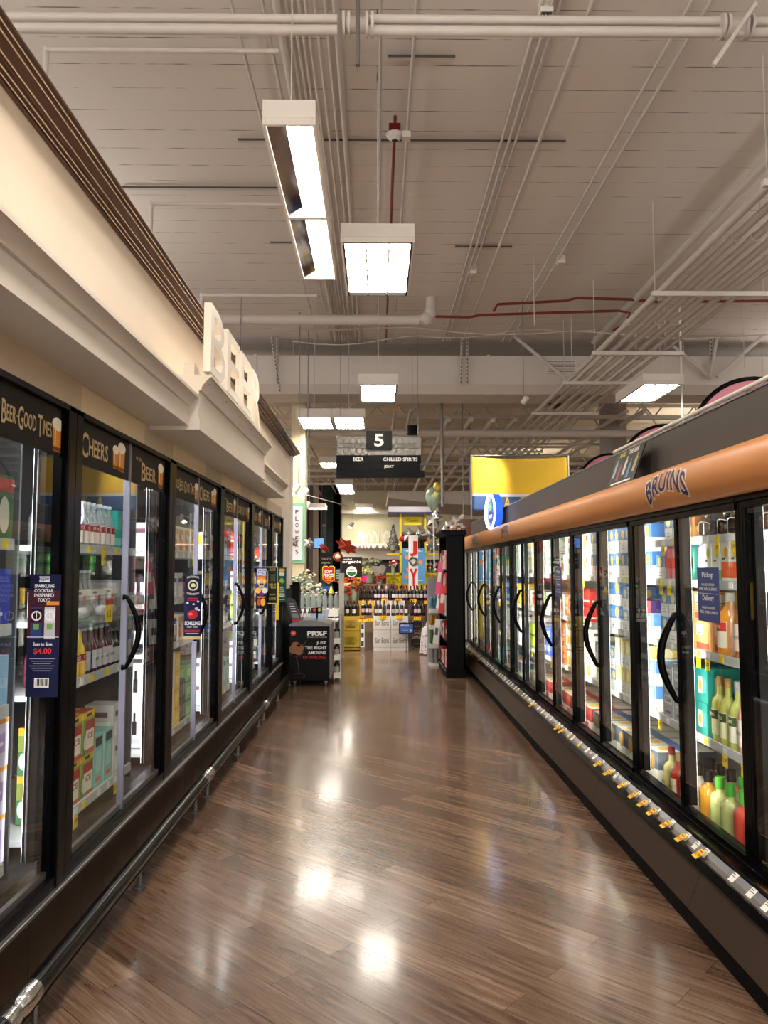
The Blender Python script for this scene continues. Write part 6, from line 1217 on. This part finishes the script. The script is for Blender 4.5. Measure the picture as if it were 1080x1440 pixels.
wrow(526, 549, YV, .664, ['wr', 'wb', 'wk', 'wp'], 'on the left white case'); wrow(550, 574, YV, .664, ['wr', 'wr', 'wp', 'wb'], 'on the right white case'); wrow(576, 598, YV + .05, .664, ['wk', 'wp', 'wb', 'wk'], 'on the round emblem case')
wrow(481, 505, 15.0, .655, ['wk', 'wb', 'wk', 'wb', 'wk'], 'on the yellow case'); wrow(508, 523, 15.1, .662, ['wp', 'wb', 'wp'], 'on the grey case')
wrow(504, 526, YV2, zr, ['wk', 'wk', 'wk', 'wk'], 'upper row above the yellow riser'); wrow(526, 551, YV2, zr, ['wb', 'wp', 'wb', 'wp', 'wk'], 'upper row above left riser'); wrow(551, 570, YV2, zr, ['wb', 'wr', 'wb', 'wr'], 'upper row above right riser'); wrow(570, 606, YV2, zr, ['wr', 'wr', 'wr', 'wr', 'wb', 'wp', 'wr'], 'upper row above brown riser')
wrow(526, 604, YV2 + .2, zr + .01, ['wr', 'wb', 'wr', 'wk', 'wr', 'wb', 'wr', 'wk', 'wr', 'wb', 'wr'], 'hindmost row on the display')
for i, (px, py, Y, tx) in enumerate([(539, 868, 14.88, '7.99'), (562, 867.5, 14.88, '9.99'), (587, 869, 14.93, '8.99'), (520, 871, 14.88, '12'), (509.5, 872, 14.88, '5'), (541, 843.5, 15.58, '7.99'), (560, 844, 15.58, '9.99'), (581, 844.5, 15.58, '8.99'), (601, 846.5, 15.58, '6')]):
    p = PY(px, py, Y); m = MB(); m.box(p.x - .068, p.x + .068, Y, Y + .004, p.z - .038, p.z + .038, yel); m.box(p.x - .068, p.x + .068, Y - .001, Y, p.z + .024, p.z + .038, redc); m.text(tx, .045, cm('#5c4a1a'), CMx(p.x, Y - .002, p.z - .008), .01)
    tag(m.build('price_card'), 'yellow price card with red top, ' + ['front of left white stack', 'front of right white stack', 'front of round emblem stack', 'front of grey case', 'beside the yellow cases', 'upper row left', 'upper row centre', 'upper row right', 'upper row far right'][i], 'price card', 'yellow price cards on the wine display')
def dtab(m, M, w, h): m.rect(0, 0, w * .88, h * .8, mat('tablet_glow', '#24386a', .3, emit=.35, ecol='#3a5aa8'), M, .001); m.text('PREORDER', h * .15, wht, M, .02, w=w * .55, z=.003, cx=-w * .1, cy=h * .26); m.rect(-w * .1, -h * .05, w * .5, h * .06, cm('#8da6d8'), M, .003); m.rect(-w * .1, -h * .18, w * .4, h * .05, cm('#8da6d8'), M, .003); m.disc(w * .28, -h * .2, h * .1, h * .12, cm('#9cc0b0'), M, .003)
board('tablet', 561, 582, 876, 891.5, 14.8, '#111113', 'black tablet with blue screen in front of the white cases', 'tablet', .02, dtab)
m = MB(); p = PY(571.5, 891, 14.82); m.tube((p.x, 14.86, 0), (p.x, 14.86, p.z), .008, steel, 6); m.tube((p.x, 14.86, 0), (p.x, 14.86, .01), .03, steel, 12); tag(m.build('tablet_stand'), 'thin steel stand carrying the black tablet', 'stand')
# spotted gift bags / bottle tower left of the black shelf
for i, (px, Y, hh, c_) in enumerate([(595, 14.3, .46, '#e6ddd8'), (601, 14.1, .5, '#e2dfe6')]):
    p = PY(px, 915, Y); t = thing('gift_bag', ['white gift bag with coloured dots leaning left of the bottle tower', 'white gift bag with red dots next to the bottle tower'][i], 'gift bag', (p.x, Y, 0)); m = MB(); M = plane((p.x, Y, .03), (1, 0, 0), (.12 - .1 * i, 0, 1)); m.box(-.07, .07, 0, hh, -.06, 0, cm(c_), M)
    for k in range(18): m.disc(RND.uniform(-.055, .055), RND.uniform(.02, hh - .03), .013, .013, cm(RND.choice(['#c4403a', '#e08a3a', '#5a86b8', '#b83a6a', '#5c9c6a'] if i == 0 else ['#c4403a', '#c4403a', '#d88a5a'])), M, .001 + k * .0002, 8)
    m.build('bag', t); m = MB(); m.path([M @ Vector(q) for q in ((-.03, hh, -.03), (-.02, hh + .07, -.03), (.02, hh + .07, -.03), (.03, hh, -.03))], .004, wht, 5); m.build('handle', t)
for i, (py0, py1, c_, lab) in enumerate([(838, 856, '#4f9cb5', 'turquoise'), (862, 879, '#cf9a2c', 'amber'), (884, 905, '#5a9c58', 'green'), (910, 932, '#b9bdbc', 'clear')]):
    a = PY(610, py0, 12.7); b_ = PY(610, py1, 12.7); H = a.z - b_.z
    for j in range(2):
        m = MB(); m.lathe([(.001, 0), (.03, .005), (.034, H * .2), (.03, H * .5), (.034, H * .7), (.014, H * .88), (.012, H)], glassmat('tint_' + lab, tuple(x * .9 + .1 for x in hx(c_)), 1.45, 1, .6, hx(c_)), 10, (a.x - .035 + .075 * j, 12.7, b_.z)); tag(m.build('drink_bottle'), f'{lab} plastic bottle in the hanging tower, ' + ['left', 'right'][j], 'bottle')
    m = MB(); m.box(a.x - .08, a.x + .08, 12.65, 12.78, b_.z - .07, b_.z - .002, wht); tag(m.build('bottle_tray'), f'white tray under the {lab} bottles of the tower', 'tray')
m = MB(); p = PY(617, 850, 12.8); m.box(p.x - .19, p.x - .17, 12.79, 12.8, 0, PY(610, 812, 12.8).z, cm('#b5b3b8')); m.box(p.x - .17, p.x - .0, 12.79, 12.8, 0.0, PY(610, 812, 12.8).z, cm('#a09da6')); tag(m.build('tower_back_panel'), 'pale grey upright panel behind the bottle tower', 'panel')
# ------------------------------------------------------------------ black merchandise shelf
YM = 11.3; a = PY(629, 950, YM); b_ = PY(653, 950, YM); zt = PY(640, 753, YM).z; y2 = 12.6; x0 = a.x; x1 = b_.x + .02
t = thing('black_shelf_unit', 'tall black merchandise shelf at the far end of the right cases', 'shelf unit', ((x0 + x1) / 2, YM, 0))
m = MB(); m.box(x0, x1, YM, YM + .04, .12, zt, blackm); m.build('side_panel', t); m = MB(); m.box(x0, x1, y2 - .04, y2, .12, zt, blackm); m.build('side_panel', t)
m = MB(); m.box(x1 - .03, x1, YM, y2, .12, zt, blackm); m.build('back_panel', t); m = MB(); m.box(x0 - .02, x1 + .01, YM - .02, y2 + .02, 0, .12, blackm); m.box(x0 - .022, x0 - .018, YM, y2, .09, .11, steel); m.build('base', t)
m = MB(); m.prism([(x0, zt), (x0 - .08, zt + .05), (x0 - .08, zt + .08), (x1 + .02, zt + .08), (x1 + .02, zt)], YM - .03, y2 + .03, blackm); m.build('crown', t)
for z in (.5, .86, 1.2, 1.55): m = MB(); m.box(x0, x1 - .03, YM + .04, y2 - .04, z, z + .02, blackm); m.build('shelf', t)
rnd = random.Random(4); cols = [['#c22a4a', '#2a2a2e', '#d9d6d0', '#b5282a'], ['#e8e4dc', '#b5282a', '#3c3a3c', '#e8e4dc'], ['#d9d6d0', '#26262a', '#3a3a3c', '#e8e8e4'], ['#b5282a', '#d8d4cc', '#8a2a30', '#ece8e0'], ['#e0487a', '#d84a78', '#e8e4dc', '#8a8488']]
nmz = ['base', 'lowest', 'second', 'third', 'top']
for i, z in enumerate((.13, .525, .885, 1.225, 1.575)):
    y = YM + .08; j = 0
    while y < y2 - .16:
        wdt = rnd.choice((.1, .14, .18)); hh = rnd.uniform(.2, .3); m = MB(); c_ = rnd.choice(cols[i]); ov = rnd.uniform(.0, .04); m.box(x0 + .01 - ov * .5, x0 + .12, y, y + wdt - .012, z, z + hh, cm(c_)); m.rect(0, 0, wdt * .6, hh * .3, cm(rnd.choice(['#e8e4dc', '#1c1c1e', '#c9a24a'])), LM(0, 0, 0) if False else RM(x0 + .009 - ov * .5, y + wdt / 2, z + hh * .6), .001)
        cn = {'#c22a4a': 'crimson', '#2a2a2e': 'black', '#d9d6d0': 'pale', '#b5282a': 'red', '#e8e4dc': 'cream', '#3c3a3c': 'dark grey', '#26262a': 'black', '#3a3a3c': 'dark grey', '#e8e8e4': 'white', '#d8d4cc': 'pale', '#8a2a30': 'maroon', '#ece8e0': 'white', '#e0487a': 'pink', '#d84a78': 'pink', '#8a8488': 'grey'}[c_]
        tag(m.build('gift_item'), f'{cn} packaged gift on the {nmz[i]} shelf of the black unit, {near(j)}', 'gift', 'gifts on the black shelf unit'); y += wdt; j += 1
for i, (px, py, c_, hpx) in enumerate([(618, 812, '#d63a6e', 46), (622, 842, '#c8282c', 40), (614, 888, '#d8d4d0', 34), (619, 836, '#e3e0de', 40)]):
    Y = [12.0, 11.7, 12.2, 12.3][i]; p = PY(px, py, Y); k = Y / F; m = MB(); M = plane(tuple(p), (.25, -1, 0), (.12, 0, 1)); m.box(-.13, .13, -hpx * k / 2, hpx * k / 2, -.015, 0, cm(c_), M); m.rect(0, 0, .15, hpx * k * .3, cm('#ded9d2' if i < 2 else '#4a4a4e'), M, .002)
    tag(m.build('hanging_pack'), ['pink flat pack hanging from the black shelf unit', 'red flat pack hanging from the black shelf unit', 'pale flat pack slanting at the black unit', 'white flat pack behind the red one'][i], 'pack')
p = PY(667, 735, 14.3); m = MB(); m.box(p.x - .35, p.x + .45, 14.3, 15.0, 1.0, 2.5, mat('brick_reddish', '#6a4a40', .7, vary=.2, scale=20)); tag(m.build('brown_partition'), 'brown partition just beyond the far end of the right cases', 'partition')
# white canopy bulkhead far
a = PY(545, 696, 22); b_ = PY(672, 712, 22); m = MB(); m.prism([(a.x, a.z), (a.x, a.z - .18), (a.x + 1.3, b_.z), (b_.x + 6, b_.z - .3), (b_.x + 6, a.z)], 21, 25, mat('bulkhead_grey', '#bdb5ac', .6)); m.tube((a.x + 2.5, 23, a.z), (a.x + 2.5, 23, 6.28), .02, steel, 6); m.tube((b_.x + 4, 23, a.z), (b_.x + 4, 23, 6.28), .02, steel, 6); tag(m.build('overhead_bulkhead'), 'pale overhead canopy slab above the booth right of centre', 'canopy')
# spot lights
def spot(px, py, Y, lab):
    p = PY(px, py, Y); t = thing('track_spotlight', lab, 'spotlight', tuple(p), 'small track spotlights'); m = MB(); m.tube(p, p + Vector((.1, .05, .14)), .07, wht, 12, .05); m.build('head', t); m = MB(); m.tube(p + Vector((-.01, -.005, -.014)), p + Vector((0, 0, -.002)), .062, mat('spot_glow', '#ffffff', .3, emit=14, ecol='#fff1d8'), 12); m.build('lamp', t); m = MB(); m.tube(p + Vector((.1, .05, .14)), (p.x + .1, p.y + .05, 6.3 if p.y > 16.2 else 6.0), .01, steel, 6); m.build('stem', t)
for px, py, Y, lab in ((411, 693, 13), (424, 698, 14), (428, 715, 17), (492, 741, 25), (646, 733, 18), (632, 742, 24), (453, 713, 20)) and [(411, 693, 13, 'track spotlight at the left column end'), (424, 698, 14, 'second track spotlight left, just above the FLOWERS column'), (428, 715, 17, 'spotlight at the right corner of the FLOWERS sign'), (492, 741, 25, 'spotlight in front of the produce wall'), (646, 733, 18, 'spotlight above the black shelf unit')]: spot(px, py, Y, lab)
m = MB(); m.tube(PY(409, 690, 15), PY(490, 712, 19), .012, wht, 6); tag(m.build('light_track'), 'thin white light track across the dark entrance', 'light track')
# spotlights added to brighten the wine cases and the booth
for i, (x, Y, tx, ty, tz, lab) in enumerate([(-2.2, 12.2, -.2, 15.2, .7, 'added white spotlight below the duct aimed at the wine cases, left'), (2.4, 12.4, .3, 15.4, .8, 'added white spotlight below the duct aimed at the wine cases, right'), (.9, 16.4, .6, 18.2, 1.4, 'added white spotlight beyond the duct aimed at the yellow booth')]):
    z = 4.3; t = thing('added_display_spot', lab, 'spotlight', (x, Y, z), 'added spotlights at the display'); d = (Vector((tx, ty, tz)) - Vector((x, Y, z))).normalized()
    m = MB(); m.tube(Vector((x, Y, z)) - d * .1, Vector((x, Y, z)) + d * .02, .045, white, 12, .05, caps=True); m.build('head', t)
    m = MB(); m.tube((x, Y, z + .05), (x, Y, CZ), .007, steel, 6); m.build('stem', t)
    l = bpy.data.lights.new('added_spot_lamp', 'SPOT'); l.energy = [520, 420, 200][i]; l.spot_size = .95; l.spot_blend = .7; l.shadow_soft_size = .05; l.color = (1, .92, .82)
    lo = bpy.data.objects.new('added_spot_lamp', l); COL.objects.link(lo); lo.parent = t; lo.location = d * .05; lo.rotation_euler = d.to_track_quat('-Z', 'Y').to_euler()
# small litter
m = MB(); p = PX(1000, 1318, 1.47); m.box(1.45, 1.50, 2.95, 3.0, 0, .03, cm('#6a4a8c')); tag(m.build('litter_piece'), 'small purple piece of litter on the floor under the right case', 'litter')
